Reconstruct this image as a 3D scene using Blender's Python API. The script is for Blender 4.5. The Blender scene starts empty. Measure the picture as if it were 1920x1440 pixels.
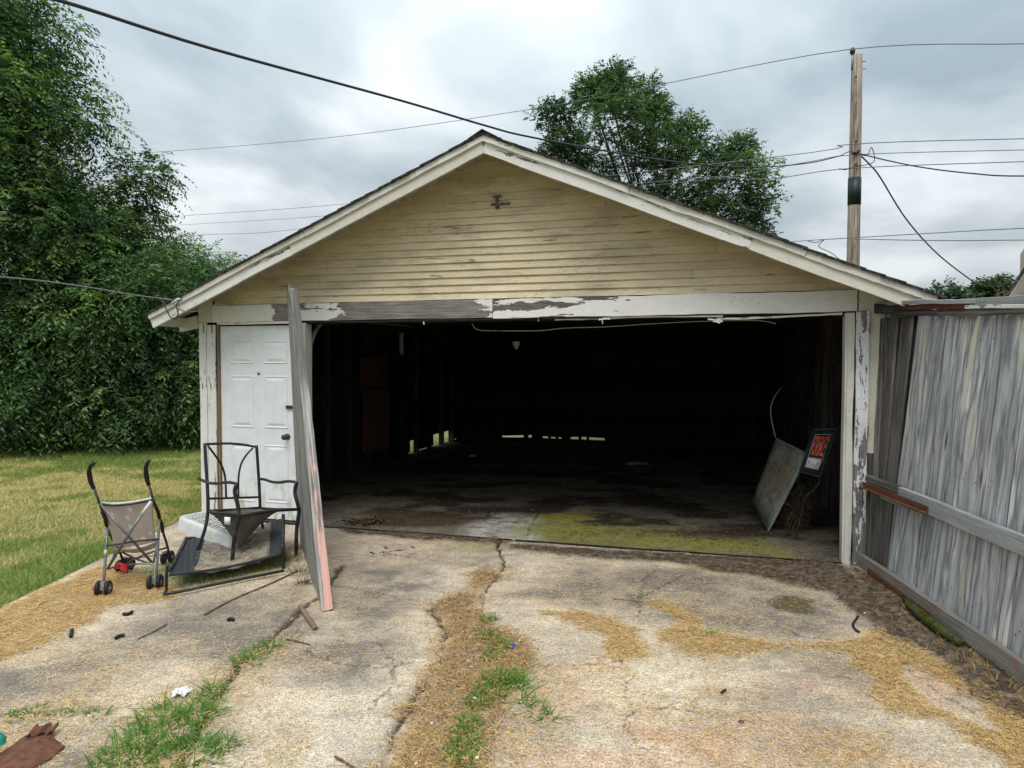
import bpy, math, random
import numpy as np
from mathutils import Vector, Matrix

random.seed(7)
RNG = np.random.default_rng(7)
R = math.radians
scene = bpy.context.scene
COL = scene.collection

# ------------------------------------------------------------------ camera, sky, sun, exposure
CAMZ, FPX = 1.67, 1331.0
PITCH = math.atan(45.0 / 1331.0)
cam_data = bpy.data.cameras.new("camera")
cam = bpy.data.objects.new("camera", cam_data)
COL.objects.link(cam)
cam.location = (0, 0, CAMZ)
cam.rotation_euler = (math.pi / 2 - PITCH, 0, 0)
cam_data.sensor_width = 36.0
cam_data.lens = FPX / 1920.0 * 36.0
cam_data.clip_start = 0.05
cam_data.clip_end = 2000
scene.camera = cam

SUN_EL, SUN_AZ = R(60), R(190)      # high, behind the camera
world = bpy.data.worlds.new("World")
scene.world = world
world.use_nodes = True
wn, wl = world.node_tree.nodes, world.node_tree.links
wn.clear()
w_out = wn.new("ShaderNodeOutputWorld")
w_bg = wn.new("ShaderNodeBackground")
w_sky = wn.new("ShaderNodeTexSky")
w_sky.sky_type = 'NISHITA'
w_sky.sun_disc = False
w_sky.sun_elevation = SUN_EL
w_sky.sun_rotation = R(180) 
w_tc = wn.new("ShaderNodeTexCoord")
w_sep = wn.new("ShaderNodeSeparateXYZ")
wl.new(w_tc.outputs['Generated'], w_sep.inputs[0])


def wmath(op, a, b=None, c=None):
    n = wn.new("ShaderNodeMath"); n.operation = op
    for i, v in enumerate((a, b, c)):
        if v is None: continue
        if isinstance(v, (int, float)): n.inputs[i].default_value = v
        else: wl.new(v, n.inputs[i])
    return n.outputs[0]


zc = wmath('MAXIMUM', w_sep.outputs[2], 0.0)
den = wmath('ADD', zc, 0.22)
cx_ = wmath('DIVIDE', w_sep.outputs[0], den)
cy_ = wmath('DIVIDE', w_sep.outputs[1], den)
w_comb = wn.new("ShaderNodeCombineXYZ")
wl.new(cx_, w_comb.inputs[0]); wl.new(cy_, w_comb.inputs[1])
w_n = wn.new("ShaderNodeTexNoise")
w_n.inputs['Scale'].default_value = 1.15
w_n.inputs['Detail'].default_value = 5.0
w_n.inputs['Roughness'].default_value = 0.5
w_n.inputs['Distortion'].default_value = 0.35
wl.new(w_comb.outputs[0], w_n.inputs['Vector'])
w_r = wn.new("ShaderNodeValToRGB")
w_r.color_ramp.elements[0].position = 0.34
w_r.color_ramp.elements[0].color = (0.30, 0.375, 0.42, 1)
w_r.color_ramp.elements[1].position = 0.66
w_r.color_ramp.elements[1].color = (0.86, 0.91, 0.92, 1)
e = w_r.color_ramp.elements.new(0.5); e.color = (0.52, 0.58, 0.615, 1)
wl.new(w_n.outputs['Fac'], w_r.inputs[0])
w_gain = wmath('MULTIPLY_ADD', zc, 1.55, 0.53)       # overcast sky: zenith brighter than horizon
w_sc = wn.new("ShaderNodeVectorMath"); w_sc.operation = 'SCALE'
wl.new(w_r.outputs[0], w_sc.inputs[0]); wl.new(w_gain, w_sc.inputs['Scale'])
w_s2 = wn.new("ShaderNodeVectorMath"); w_s2.operation = 'SCALE'
wl.new(w_sc.outputs[0], w_s2.inputs[0]); w_s2.inputs['Scale'].default_value = 10.0  # cloud layer in the units of the sky texture
w_mix = wn.new("ShaderNodeMix"); w_mix.data_type = 'RGBA'
w_mix.inputs[0].default_value = 0.93
wl.new(w_sky.outputs[0], w_mix.inputs[6]); wl.new(w_s2.outputs[0], w_mix.inputs[7])
wl.new(w_mix.outputs[2], w_bg.inputs[0])
w_bg.inputs[1].default_value = 0.1
wl.new(w_bg.outputs[0], w_out.inputs[0])

sun_d = bpy.data.lights.new("sun", 'SUN')
sun_d.energy = 1.5
sun_d.angle = R(28)
sun_d.color = (1.0, 0.965, 0.91)
sun = bpy.data.objects.new("sun", sun_d)
COL.objects.link(sun)
_sd = Vector((math.sin(SUN_AZ) * math.cos(SUN_EL), math.cos(SUN_AZ) * math.cos(SUN_EL), math.sin(SUN_EL)))
sun.rotation_euler = _sd.to_track_quat('Z', 'Y').to_euler()
w_sky.sun_rotation = SUN_AZ

scene.view_settings.view_transform = 'Standard'
scene.view_settings.look = 'None'
scene.view_settings.gamma = 1
scene.view_settings.exposure = 0.46
scene.cycles.max_bounces = 5
scene.cycles.diffuse_bounces = 3
scene.cycles.transparent_max_bounces = 8


# ------------------------------------------------------------------ measuring helpers
def ray(px, py):
    f = Vector((0, math.cos(PITCH), -math.sin(PITCH)))
    u = Vector((0, math.sin(PITCH), math.cos(PITCH)))
    return Vector((1, 0, 0)) * (px - 960) + f * FPX + u * (720 - py)


def G(px, py, h=0.0):
    d = ray(px, py); t = (h - CAMZ) / d.z
    return Vector((d.x * t, d.y * t, h))


def P(px, py, y):
    d = ray(px, py); t = y / d.y
    return Vector((d.x * t, y, CAMZ + d.z * t))


GO = Vector((-0.135, 6.588, 0))
GA = -math.atan(0.281)
GM = Matrix.Translation(GO) @ Matrix.Rotation(GA, 4, 'Z')
GMI = GM.inverted()


def GL(s, d, h): return GM @ Vector((s, d, h))


def WL(px, py, d=0.0):
    """the garage-local point where the sight line meets the plane at local depth d"""
    o = GMI @ Vector((0, 0, CAMZ)); v = GMI.to_3x3() @ ray(px, py)
    t = (d - o.y) / v.y
    return o + v * t


# ------------------------------------------------------------------ object helpers
def thing(name, label=None, cat=None, loc=(0, 0, 0), rz=0.0, group=None):
    o = bpy.data.objects.new(name, None); COL.objects.link(o)
    o.empty_display_size = 0.1
    o.location = loc; o.rotation_euler = (0, 0, rz)
    o['M'] = 0
    PMAT[o.name] = Matrix.Translation(Vector(loc)) @ Matrix.Rotation(rz, 4, 'Z')
    del o['M']
    if label: o['label'] = label
    if cat: o['category'] = cat
    if group: o['group'] = group
    return o


PMAT = {}


def tag(o, label=None, cat=None, group=None, kind=None):
    if label: o['label'] = label
    if cat: o['category'] = cat
    if group: o['group'] = group
    if kind: o['kind'] = kind
    return o


def pm(parent):
    if parent is None: return Matrix.Identity(4)
    return PMAT[parent.name]


def finish(name, me, mat, parent, smooth):
    if mat is not None: me.materials.append(mat)
    if smooth:
        me.polygons.foreach_set('use_smooth', np.ones(len(me.polygons), dtype=bool))
    me.update()
    o = bpy.data.objects.new(name, me); COL.objects.link(o)
    if parent is not None: o.parent = parent
    return o


def mk(name, V, Fc, mat, parent=None, smooth=False, local=False, tint=None):
    """V in world coordinates (or in the parent's when local)"""
    V = np.asarray(V, dtype=np.float64).reshape(-1, 3)
    if parent is not None:
        if not local:
            M = np.array(pm(parent).inverted())
            V = V @ M[:3, :3].T + M[:3, 3]
        loc = None
    else:
        loc = V.mean(axis=0); loc[2] = V[:, 2].min()
        V = V - loc
    me = bpy.data.meshes.new(name)
    if isinstance(Fc, np.ndarray):
        k = Fc.shape[1]; n = len(Fc)
        me.vertices.add(len(V)); me.vertices.foreach_set('co', V.ravel())
        me.loops.add(n * k); me.loops.foreach_set('vertex_index', Fc.ravel().astype(np.int32))
        me.polygons.add(n); me.polygons.foreach_set('loop_start', np.arange(0, n * k, k, dtype=np.int32))
        me.polygons.foreach_set('loop_total', np.full(n, k, dtype=np.int32))
        me.update(calc_edges=True)
    else:
        me.from_pydata(V.tolist(), [], [list(f) for f in Fc])
    if tint is not None:
        a = me.attributes.new('tint', 'FLOAT', 'FACE'); a.data.foreach_set('value', np.asarray(tint, dtype=np.float32))
    o = finish(name, me, mat, parent, smooth)
    if loc is not None: o.location = loc
    if parent is not None: PMAT[o.name] = pm(parent)
    else: PMAT[o.name] = Matrix.Translation(Vector(loc))
    return o


class MB:
    def __init__(s): s.v = []; s.f = []
    def add(s, V, Fc):
        b = len(s.v); s.v += [tuple(p) for p in V]; s.f += [tuple(i + b for i in f) for f in Fc]; return s
    def build(s, name, mat, parent=None, smooth=False, local=False):
        return mk(name, s.v, s.f, mat, parent, smooth, local)


def tube_vf(pts, r, n=8, caps=True, flat=None):
    pts = [Vector(p) for p in pts]
    if not hasattr(r, '__len__'): r = [r] * len(pts)
    if len(r) != len(pts): r = list(np.interp(np.linspace(0, 1, len(pts)), np.linspace(0, 1, len(r)), r))
    V, Fc = [], []
    t0 = (pts[1] - pts[0]).normalized()
    ref = Vector((0, 0, 1)) if abs(t0.z) < 0.9 else Vector((1, 0, 0))
    nrm = (ref - t0 * ref.dot(t0)).normalized()
    for i, p in enumerate(pts):
        if i == 0: t = t0
        elif i == len(pts) - 1: t = (pts[i] - pts[i - 1]).normalized()
        else: t = ((pts[i + 1] - pts[i]).normalized() + (pts[i] - pts[i - 1]).normalized())
        if t.length < 1e-6: t = t0
        t = t.normalized()
        nrm = (nrm - t * nrm.dot(t))
        if nrm.length < 1e-6: nrm = t.orthogonal()
        nrm.normalize(); bn = t.cross(nrm)
        for k in range(n):
            a = 2 * math.pi * k / n
            V.append(p + (nrm * math.cos(a) + bn * math.sin(a) * (flat or 1)) * r[i])
    for i in range(len(pts) - 1):
        for k in range(n):
            Fc.append((i * n + k, i * n + (k + 1) % n, (i + 1) * n + (k + 1) % n, (i + 1) * n + k))
    if caps:
        Fc.append(tuple(range(n - 1, -1, -1))); Fc.append(tuple((len(pts) - 1) * n + k for k in range(n)))
    return V, Fc


def smooth_path(pts, k=6):
    pts = [Vector(p) for p in pts]
    if len(pts) < 3: return pts
    out = []
    for i in range(len(pts) - 1):
        p0 = pts[max(i - 1, 0)]; p1 = pts[i]; p2 = pts[i + 1]; p3 = pts[min(i + 2, len(pts) - 1)]
        for j in range(k):
            t = j / k
            out.append(0.5 * ((2 * p1) + (p2 - p0) * t + (2 * p0 - 5 * p1 + 4 * p2 - p3) * t * t + (3 * p1 - p0 - 3 * p2 + p3) * t ** 3))
    out.append(pts[-1])
    return out


def tube(name, pts, r, mat, parent=None, n=8, local=False, smooth=True, k=0, flat=None):
    if k: pts = smooth_path(pts, k)
    V, Fc = tube_vf(pts, r, n, True, flat)
    return mk(name, V, Fc, mat, parent, smooth, local)


def box_vf(a, b):
    (x0, y0, z0), (x1, y1, z1) = a, b
    V = [(x0, y0, z0), (x1, y0, z0), (x1, y1, z0), (x0, y1, z0), (x0, y0, z1), (x1, y0, z1), (x1, y1, z1), (x0, y1, z1)]
    return V, [(0, 3, 2, 1), (4, 5, 6, 7), (0, 1, 5, 4), (1, 2, 6, 5), (2, 3, 7, 6), (3, 0, 4, 7)]


def board(name, mat, p0, p1, wdir, w, t, parent=None, local=False, n=8, jit=0.0015, ch=0.003, taper=1.0, jag=0.0, seed=None, bow=0.0):
    """a sawn board: length p0->p1 (local X, so that grain runs along it), width along wdir, chamfered, slightly uneven"""
    p0, p1, wdir = Vector(p0), Vector(p1), Vector(wdir)
    L = (p1 - p0).length
    X = (p1 - p0).normalized(); Y = (wdir - X * wdir.dot(X)).normalized(); Z = X.cross(Y)
    rs = random.Random(seed if seed is not None else hash((round(p0.x, 3), round(p0.y, 3), round(p0.z, 3), round(w, 3))))
    V, Fc = [], []
    ph = rs.uniform(0, 6); ph2 = rs.uniform(0, 6)
    for i in range(n + 1):
        u = i / n; x = u * L
        ww = w * (1 + (taper - 1) * u)
        oy = jit * math.sin(ph + u * 5.1 * max(L, 1)) + rs.uniform(-jit, jit) * 0.5
        oz = jit * 0.7 * math.sin(ph2 + u * 4.3 * max(L, 1)) + bow * math.sin(math.pi * u)
        hy, hz = ww / 2 + rs.uniform(-jit, jit) * 0.6, t / 2
        c = min(ch, hz * 0.45, hy * 0.45)
        ring = [(-hy + c, -hz), (hy - c, -hz), (hy, -hz + c), (hy, hz - c), (hy - c, hz), (-hy + c, hz), (-hy, hz - c), (-hy, -hz + c)]
        for (y, z) in ring:
            xx = x
            if jag and i in (0, n): xx += (rs.uniform(-jag, jag)) * (1 if i else 1)
            V.append((xx, y + oy, z + oz))
    for i in range(n):
        for k in range(8):
            Fc.append((i * 8 + k, (i + 1) * 8 + k, (i + 1) * 8 + (k + 1) % 8, i * 8 + (k + 1) % 8))
    Fc.append(tuple(range(8))); Fc.append(tuple(n * 8 + k for k in range(7, -1, -1)))
    me = bpy.data.meshes.new(name); me.from_pydata(V, [], Fc)
    o = finish(name, me, mat, parent, False)
    M = Matrix.Identity(4)
    for r_ in range(3):
        M[r_][0], M[r_][1], M[r_][2], M[r_][3] = X[r_], Y[r_], Z[r_], p0[r_]
    if parent is not None and not local: o.matrix_local = pm(parent).inverted() @ M; PMAT[o.name] = M
    elif parent is not None: o.matrix_local = M; PMAT[o.name] = pm(parent) @ M
    else: o.matrix_world = M; PMAT[o.name] = M
    return o


def plate_vf(c, t, nu=1, nv=1, fn=None):
    """c: four corner points in order (a,b,c,d), thickness t along the normal; fn(u,v)->offset Vector"""
    a, b, cc, d = [Vector(p) for p in c]
    N = (b - a).cross(d - a).normalized()
    V, Fc = [], []
    for side in (0, 1):
        for j in range(nv + 1):
            for i in range(nu + 1):
                u, v = i / nu, j / nv
                p = (a * (1 - u) + b * u) * (1 - v) + (d * (1 - u) + cc * u) * v
                if fn: p = p + fn(u, v)
                V.append(p + N * (t if side else 0))
    W = nu + 1; O = W * (nv + 1)
    for j in range(nv):
        for i in range(nu):
            q = (j * W + i, j * W + i + 1, (j + 1) * W + i + 1, (j + 1) * W + i)
            Fc.append(tuple(reversed(q))); Fc.append(tuple(k + O for k in q))
    rim = [i for i in range(W)] + [j * W + nu for j in range(1, nv + 1)] + [nv * W + i for i in range(nu - 1, -1, -1)] + [j * W for j in range(nv - 1, 0, -1)]
    for k in range(len(rim)):
        p_, q_ = rim[k], rim[(k + 1) % len(rim)]
        Fc.append((p_, q_, q_ + O, p_ + O))
    return V, Fc


# ------------------------------------------------------------------ materials
class NT:
    def __init__(s, name, rough=0.8, spec=0.3):
        s.m = bpy.data.materials.new(name); s.m.use_nodes = True
        s.t = s.m.node_tree; s.N = s.t.nodes; s.L = s.t.links
        s.b = s.N['Principled BSDF']; s.out = s.N['Material Output']
        s.b.inputs['Roughness'].default_value = rough
        s.b.inputs['Specular IOR Level'].default_value = spec
    def set(s, sock, v):
        if v is None: return
        if isinstance(v, (int, float)): sock.default_value = v
        elif isinstance(v, (tuple, list)):
            sock.default_value = (*v, 1) if (len(v) == 3 and len(sock.default_value) == 4) else v
        else: s.L.new(v, sock)
    def math(s, op, a, b=None, c=None, clamp=False):
        n = s.N.new("ShaderNodeMath"); n.operation = op; n.use_clamp = clamp
        for i, v in enumerate((a, b, c)): s.set(n.inputs[i], v)
        return n.outputs[0]
    def coord(s, kind='Object', scale=(1, 1, 1), rnd=3.0):
        tc = s.N.new("ShaderNodeTexCoord"); o = tc.outputs[kind]
        if rnd:
            oi = s.N.new("ShaderNodeObjectInfo")
            cm = s.N.new("ShaderNodeCombineXYZ")
            for i, k in enumerate((17.3, 9.1, 13.7)):
                s.L.new(s.math('MULTIPLY', oi.outputs['Random'], k * rnd), cm.inputs[i])
            ad = s.N.new("ShaderNodeVectorMath"); ad.operation = 'ADD'
            s.L.new(o, ad.inputs[0]); s.L.new(cm.outputs[0], ad.inputs[1]); o = ad.outputs[0]
        mp = s.N.new("ShaderNodeMapping"); mp.inputs['Scale'].default_value = scale
        s.L.new(o, mp.inputs[0]); return mp.outputs[0]
    def scale(s, vec, sc):
        mp = s.N.new("ShaderNodeMapping"); mp.inputs['Scale'].default_value = sc
        s.L.new(vec, mp.inputs[0]); return mp.outputs[0]
    def rand(s): return s.N.new("ShaderNodeObjectInfo").outputs['Random']
    def noise(s, vec, scale=5, detail=4, rough=0.55, dist=0.0):
        n = s.N.new("ShaderNodeTexNoise"); s.L.new(vec, n.inputs['Vector'])
        n.inputs['Scale'].default_value = scale; n.inputs['Detail'].default_value = detail
        n.inputs['Roughness'].default_value = rough; n.inputs['Distortion'].default_value = dist
        return n.outputs['Fac']
    def vor(s, vec, scale=5, feature='F1', out='Distance'):
        n = s.N.new("ShaderNodeTexVoronoi"); s.L.new(vec, n.inputs['Vector']); n.inputs['Scale'].default_value = scale
        n.feature = feature
        return n.outputs[out]
    def ramp(s, fac, stops, interp='LINEAR'):
        n = s.N.new("ShaderNodeValToRGB"); n.color_ramp.interpolation = interp
        els = n.color_ramp.elements
        while len(els) < len(stops): els.new(0.5)
        for e_, (p, c) in zip(els, stops):
            e_.position = p; e_.color = (c, c, c, 1) if isinstance(c, (int, float)) else (*c, 1)
        s.set(n.inputs[0], fac); return n.outputs[0]
    def mix(s, fac, a, b, mode='MIX'):
        n = s.N.new("ShaderNodeMix"); n.data_type = 'RGBA'; n.blend_type = mode; n.clamp_factor = True
        s.set(n.inputs[0], fac); s.set(n.inputs[6], a); s.set(n.inputs[7], b); return n.outputs[2]
    def bump(s, h, strength=0.3, dist=0.01, prev=None):
        n = s.N.new("ShaderNodeBump"); n.inputs['Strength'].default_value = strength; n.inputs['Distance'].default_value = dist
        s.L.new(h, n.inputs['Height'])
        if prev is not None: s.L.new(prev, n.inputs['Normal'])
        return n.outputs[0]
    def done(s, col=None, normal=None, rough=None, metal=None):
        if col is not None: s.set(s.b.inputs['Base Color'], col)
        if normal is not None: s.L.new(normal, s.b.inputs['Normal'])
        if rough is not None: s.set(s.b.inputs['Roughness'], rough)
        if metal is not None: s.b.inputs['Metallic'].default_value = metal
        return s.m


def wood(name, dark, mid, light, contrast=1.0, moss=None, rust=None, rnd_tone=0.25, ring=1.0):
    s = NT(name, 0.85, 0.15)
    v = s.coord('Object', (1, 1, 1))
    wob = s.noise(s.scale(v, (1.2, 5, 5)), 1.0, 3)
    g1 = s.noise(s.scale(v, (2.2, 42, 42)), 1.0, 6, 0.7, 0.5)
    g2 = s.noise(s.scale(v, (7, 230, 230)), 1.0, 3, 0.7)
    g3 = s.noise(s.scale(v, (1.6, 7, 7)), 1.0, 5, 0.65, 0.6)
    # cathedral grain: bands of a distorted distance
    wv = s.N.new("ShaderNodeTexWave"); wv.wave_type = 'BANDS'; wv.bands_direction = 'Y'
    s.L.new(s.scale(v, (0.8, 9.0, 9.0)), wv.inputs['Vector']); wv.inputs['Scale'].default_value = 1.3
    wv.inputs['Distortion'].default_value = 9.0; wv.inputs['Detail'].default_value = 3; wv.inputs['Detail Scale'].default_value = 0.8
    f = s.math('ADD', s.math('MULTIPLY', g1, 0.42), s.math('ADD', s.math('MULTIPLY', g2, 0.16), s.math('ADD', s.math('MULTIPLY', g3, 0.42), s.math('MULTIPLY', s.math('SUBTRACT', wv.outputs['Fac'], 0.5), 0.16 * ring))))
    h = 0.16 / contrast
    c = s.ramp(f, [(0.5 - h * 1.1, dark), (0.5, mid), (0.5 + h, light)])
    tone = s.math('MULTIPLY_ADD', s.rand(), rnd_tone * 2, 1 - rnd_tone)
    c = s.mix(1.0, c, tone, 'MULTIPLY')
    if moss: c = s.mix(s.ramp(s.noise(s.coord(), 6, 4), [(0.45, 0.0), (0.6, 1.0)]), c, moss)
    if rust: c = s.mix(s.ramp(s.noise(s.coord(), 3, 3), [(0.55, 0.0), (0.7, 0.8)]), c, rust)
    kn = s.vor(s.scale(v, (1.6, 5.0, 5.0)), 1.0)
    c = s.mix(s.ramp(kn, [(0.03, 0.85), (0.09, 0.0)]), c, tuple(x * 0.5 for x in dark))
    return s.done(c, s.bump(f, 0.35, 0.003))


def peel(name, paint, amount_stops, wood_d=(0.10, 0.09, 0.085), wood_l=(0.30, 0.28, 0.26), axis=0, length=1.0, scale=(3.0, 9, 9), dirt=0.25, flake=1.0):
    """old paint over grey wood; amount_stops: (position along the board 0..1, share of bare wood 0..1)"""
    s = NT(name, 0.7, 0.25)
    v = s.coord('Object', (1, 1, 1), 0)
    g1 = s.noise(s.scale(v, (4, 110, 110)), 1.0, 6, 0.72, 0.3)
    g2 = s.noise(s.scale(v, (4, 16, 16)), 1.0, 5, 0.65)
    wc = s.ramp(s.math('ADD', s.math('MULTIPLY', g1, 0.7), s.math('MULTIPLY', g2, 0.3)), [(0.36, wood_d), (0.62, wood_l)])
    sep = s.N.new("ShaderNodeSeparateXYZ"); s.L.new(s.coord('Object', (1, 1, 1), 0), sep.inputs[0])
    u = s.math('DIVIDE', sep.outputs[axis], length)
    am = s.ramp(u, amount_stops)
    n1 = s.noise(s.scale(v, scale), 1.0, 6, 0.62, 0.25)
    n2 = s.noise(s.scale(v, (scale[0] * 7, scale[1] * 4, scale[2] * 4)), 1.0, 3, 0.6)
    nn = s.math('ADD', s.math('MULTIPLY', n1, 0.78), s.math('MULTIPLY', n2, 0.22))
    th = s.math('MULTIPLY_ADD', am, 0.46, 0.27)      # 0.27 .. 0.73
    d = s.math('SUBTRACT', nn, th)
    mask = s.ramp(d, [(0.0, 0.0), (0.012, 1.0)])
    dn = s.noise(s.scale(v, (4, 10, 10)), 1.0, 5, 0.65)
    fine = s.noise(s.scale(v, (30, 90, 90)), 1.0, 3)
    pc = s.mix(s.ramp(dn, [(0.35, dirt), (0.62, 0.0)]), paint, tuple(x * 0.55 for x in paint))
    pc = s.mix(s.ramp(fine, [(0.3, 0.25), (0.5, 0.0)]), pc, tuple(x * 0.7 for x in paint))
    # hairline cracks in the paint
    cr = s.vor(s.scale(v, (10, 42, 42)), 1.0, 'DISTANCE_TO_EDGE')
    crm = s.math('MULTIPLY', s.ramp(cr, [(0.0, 1.0), (0.035, 0.0)]), s.ramp(dn, [(0.48, 0.0), (0.62, 0.8)]))
    pc = s.mix(crm, pc, tuple(x * 0.35 for x in paint))
    edge = s.ramp(s.math('ABSOLUTE', d), [(0.0, 0.75 * flake), (0.02, 0.0)])
    c = s.mix(mask, wc, pc)
    c = s.mix(edge, c, (0.05, 0.045, 0.04))
    b = s.bump(mask, 0.6, 0.003, s.bump(g1, 0.4, 0.003))
    return s.done(c, b)


def plain(name, col, rough=0.6, spec=0.3, metal=0.0, var=0.15, nscale=20, bump=0.15, dirtc=None, dirt=0.0):
    s = NT(name, rough, spec)
    v = s.coord('Object')
    n = s.noise(v, nscale, 4)
    n2 = s.noise(v, nscale * 0.2, 4)
    c = s.mix(s.ramp(n, [(0.3, 1.0), (0.7, 0.0)]), col, tuple(x * (1 - var * 1.6) for x in col))
    if dirtc: c = s.mix(s.ramp(n2, [(0.62 - dirt * 0.4, 0.0), (0.75 - dirt * 0.2, 0.9)]), c, dirtc)
    return s.done(c, s.bump(n, bump, 0.003), metal=metal)


M = {}
M['white_clean'] = peel('white_paint', (0.74, 0.73, 0.70), [(0.0, 0.06), (1.0, 0.06)], dirt=0.3)
M['white_trim'] = peel('white_trim_paint', (0.74, 0.72, 0.68), [(0.0, 0.36), (0.5, 0.26), (1.0, 0.38)], length=2.0, dirt=0.35, scale=(1.6, 14, 14))
M['header_left'] = peel('header_paint_bare', (0.76, 0.74, 0.70), [(0.0, 0.0), (0.21, 0.0), (0.25, 0.72), (0.33, 0.46), (0.42, 0.40), (0.50, 0.58), (0.60, 0.95), (0.86, 0.95), (0.95, 0.5), (1.0, 0.2)],
                        length=3.08, wood_d=(0.09, 0.075, 0.065), wood_l=(0.30, 0.27, 0.24), scale=(2.5, 9, 9))
M['header_right'] = peel('header_paint_flaking', (0.78, 0.76, 0.72), [(0.0, 0.56), (0.1, 0.50), (0.25, 0.47), (0.36, 0.40), (0.45, 0.15), (1.0, 0.05)],
                         length=3.07, wood_d=(0.05, 0.042, 0.036), wood_l=(0.22, 0.19, 0.17), scale=(1.6, 11, 11))
M['post_peel'] = peel('post_paint_flaking', (0.72, 0.73, 0.72), [(0.0, 0.62), (0.3, 0.45), (0.6, 0.5), (1.0, 0.35)], length=2.1, wood_d=(0.07, 0.065, 0.06), wood_l=(0.25, 0.24, 0.23), scale=(4.5, 22, 22), dirt=0.5)
M['jamb'] = peel('jamb_paint', (0.66, 0.63, 0.57), [(0.0, 0.32), (0.2, 0.16), (1.0, 0.12)], length=2.1, scale=(5, 20, 20), dirt=0.5)
M['beige'] = peel('beige_paint', (0.66, 0.62, 0.54), [(0.0, 0.1), (1.0, 0.06)], dirt=0.3)
M['soffit'] = peel('soffit_paint', (0.44, 0.42, 0.385), [(0.0, 0.2), (1.0, 0.2)], dirt=0.6, scale=(2, 10, 10))


def siding_mat():
    s = NT('cream_siding_paint', 0.6, 0.3)
    v = s.coord('Object')
    vw = s.coord('Object', (1, 1, 1), 0)
    paint = s.ramp(s.noise(s.scale(v, (1.5, 4, 4)), 1.0, 4), [(0.3, (0.60, 0.495, 0.325)), (0.7, (0.70, 0.595, 0.41))])
    tone = s.math('MULTIPLY_ADD', s.rand(), 0.14, 0.93)
    paint = s.mix(1.0, paint, tone, 'MULTIPLY')
    fine = s.noise(s.scale(v, (14, 60, 60)), 1.0, 4, 0.65)
    paint = s.mix(s.ramp(fine, [(0.28, 0.35), (0.46, 0.0)]), paint, (0.27, 0.22, 0.13))
    # mildew smears, patchy
    mil = s.noise(s.scale(vw, (1.6, 1, 5.5)), 1.0, 5, 0.6)
    paint = s.mix(s.ramp(mil, [(0.50, 0.0), (0.72, 0.55)]), paint, (0.20, 0.165, 0.115))
    # flaked spots
    n = s.noise(s.scale(v, (2.6, 17, 17)), 1.0, 6, 0.62, 0.3)
    wd = s.ramp(s.noise(s.scale(v, (2, 45, 45)), 1.0, 4), [(0.35, (0.16, 0.14, 0.12)), (0.65, (0.34, 0.31, 0.27))])
    m = s.ramp(n, [(0.665, 0.0), (0.675, 1.0)])
    c = s.mix(m, paint, wd)
    c = s.mix(s.ramp(s.math('ABSOLUTE', s.math('SUBTRACT', n, 0.665)), [(0.0, 0.8), (0.012, 0.0)]), c, (0.12, 0.09, 0.05))
    # paint cracks along the grain
    cr = s.vor(s.scale(v, (7, 55, 55)), 1.0, 'DISTANCE_TO_EDGE')
    crm = s.math('MULTIPLY', s.ramp(cr, [(0.0, 1.0), (0.03, 0.0)]), s.ramp(s.noise(s.scale(vw, (1.6, 3, 5)), 1.0, 3), [(0.47, 0.0), (0.6, 1.0)]))
    c = s.mix(crm, c, (0.19, 0.15, 0.09))
    # rust drips at nails
    vr = s.vor(s.scale(vw, (2.1, 1.0, 8)), 1.0)
    c = s.mix(s.ramp(vr, [(0.02, 0.9), (0.055, 0.0)]), c, (0.33, 0.14, 0.03))
    return s.done(c, s.bump(m, 0.5, -0.003, s.bump(fine, 0.25, 0.002)))


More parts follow.
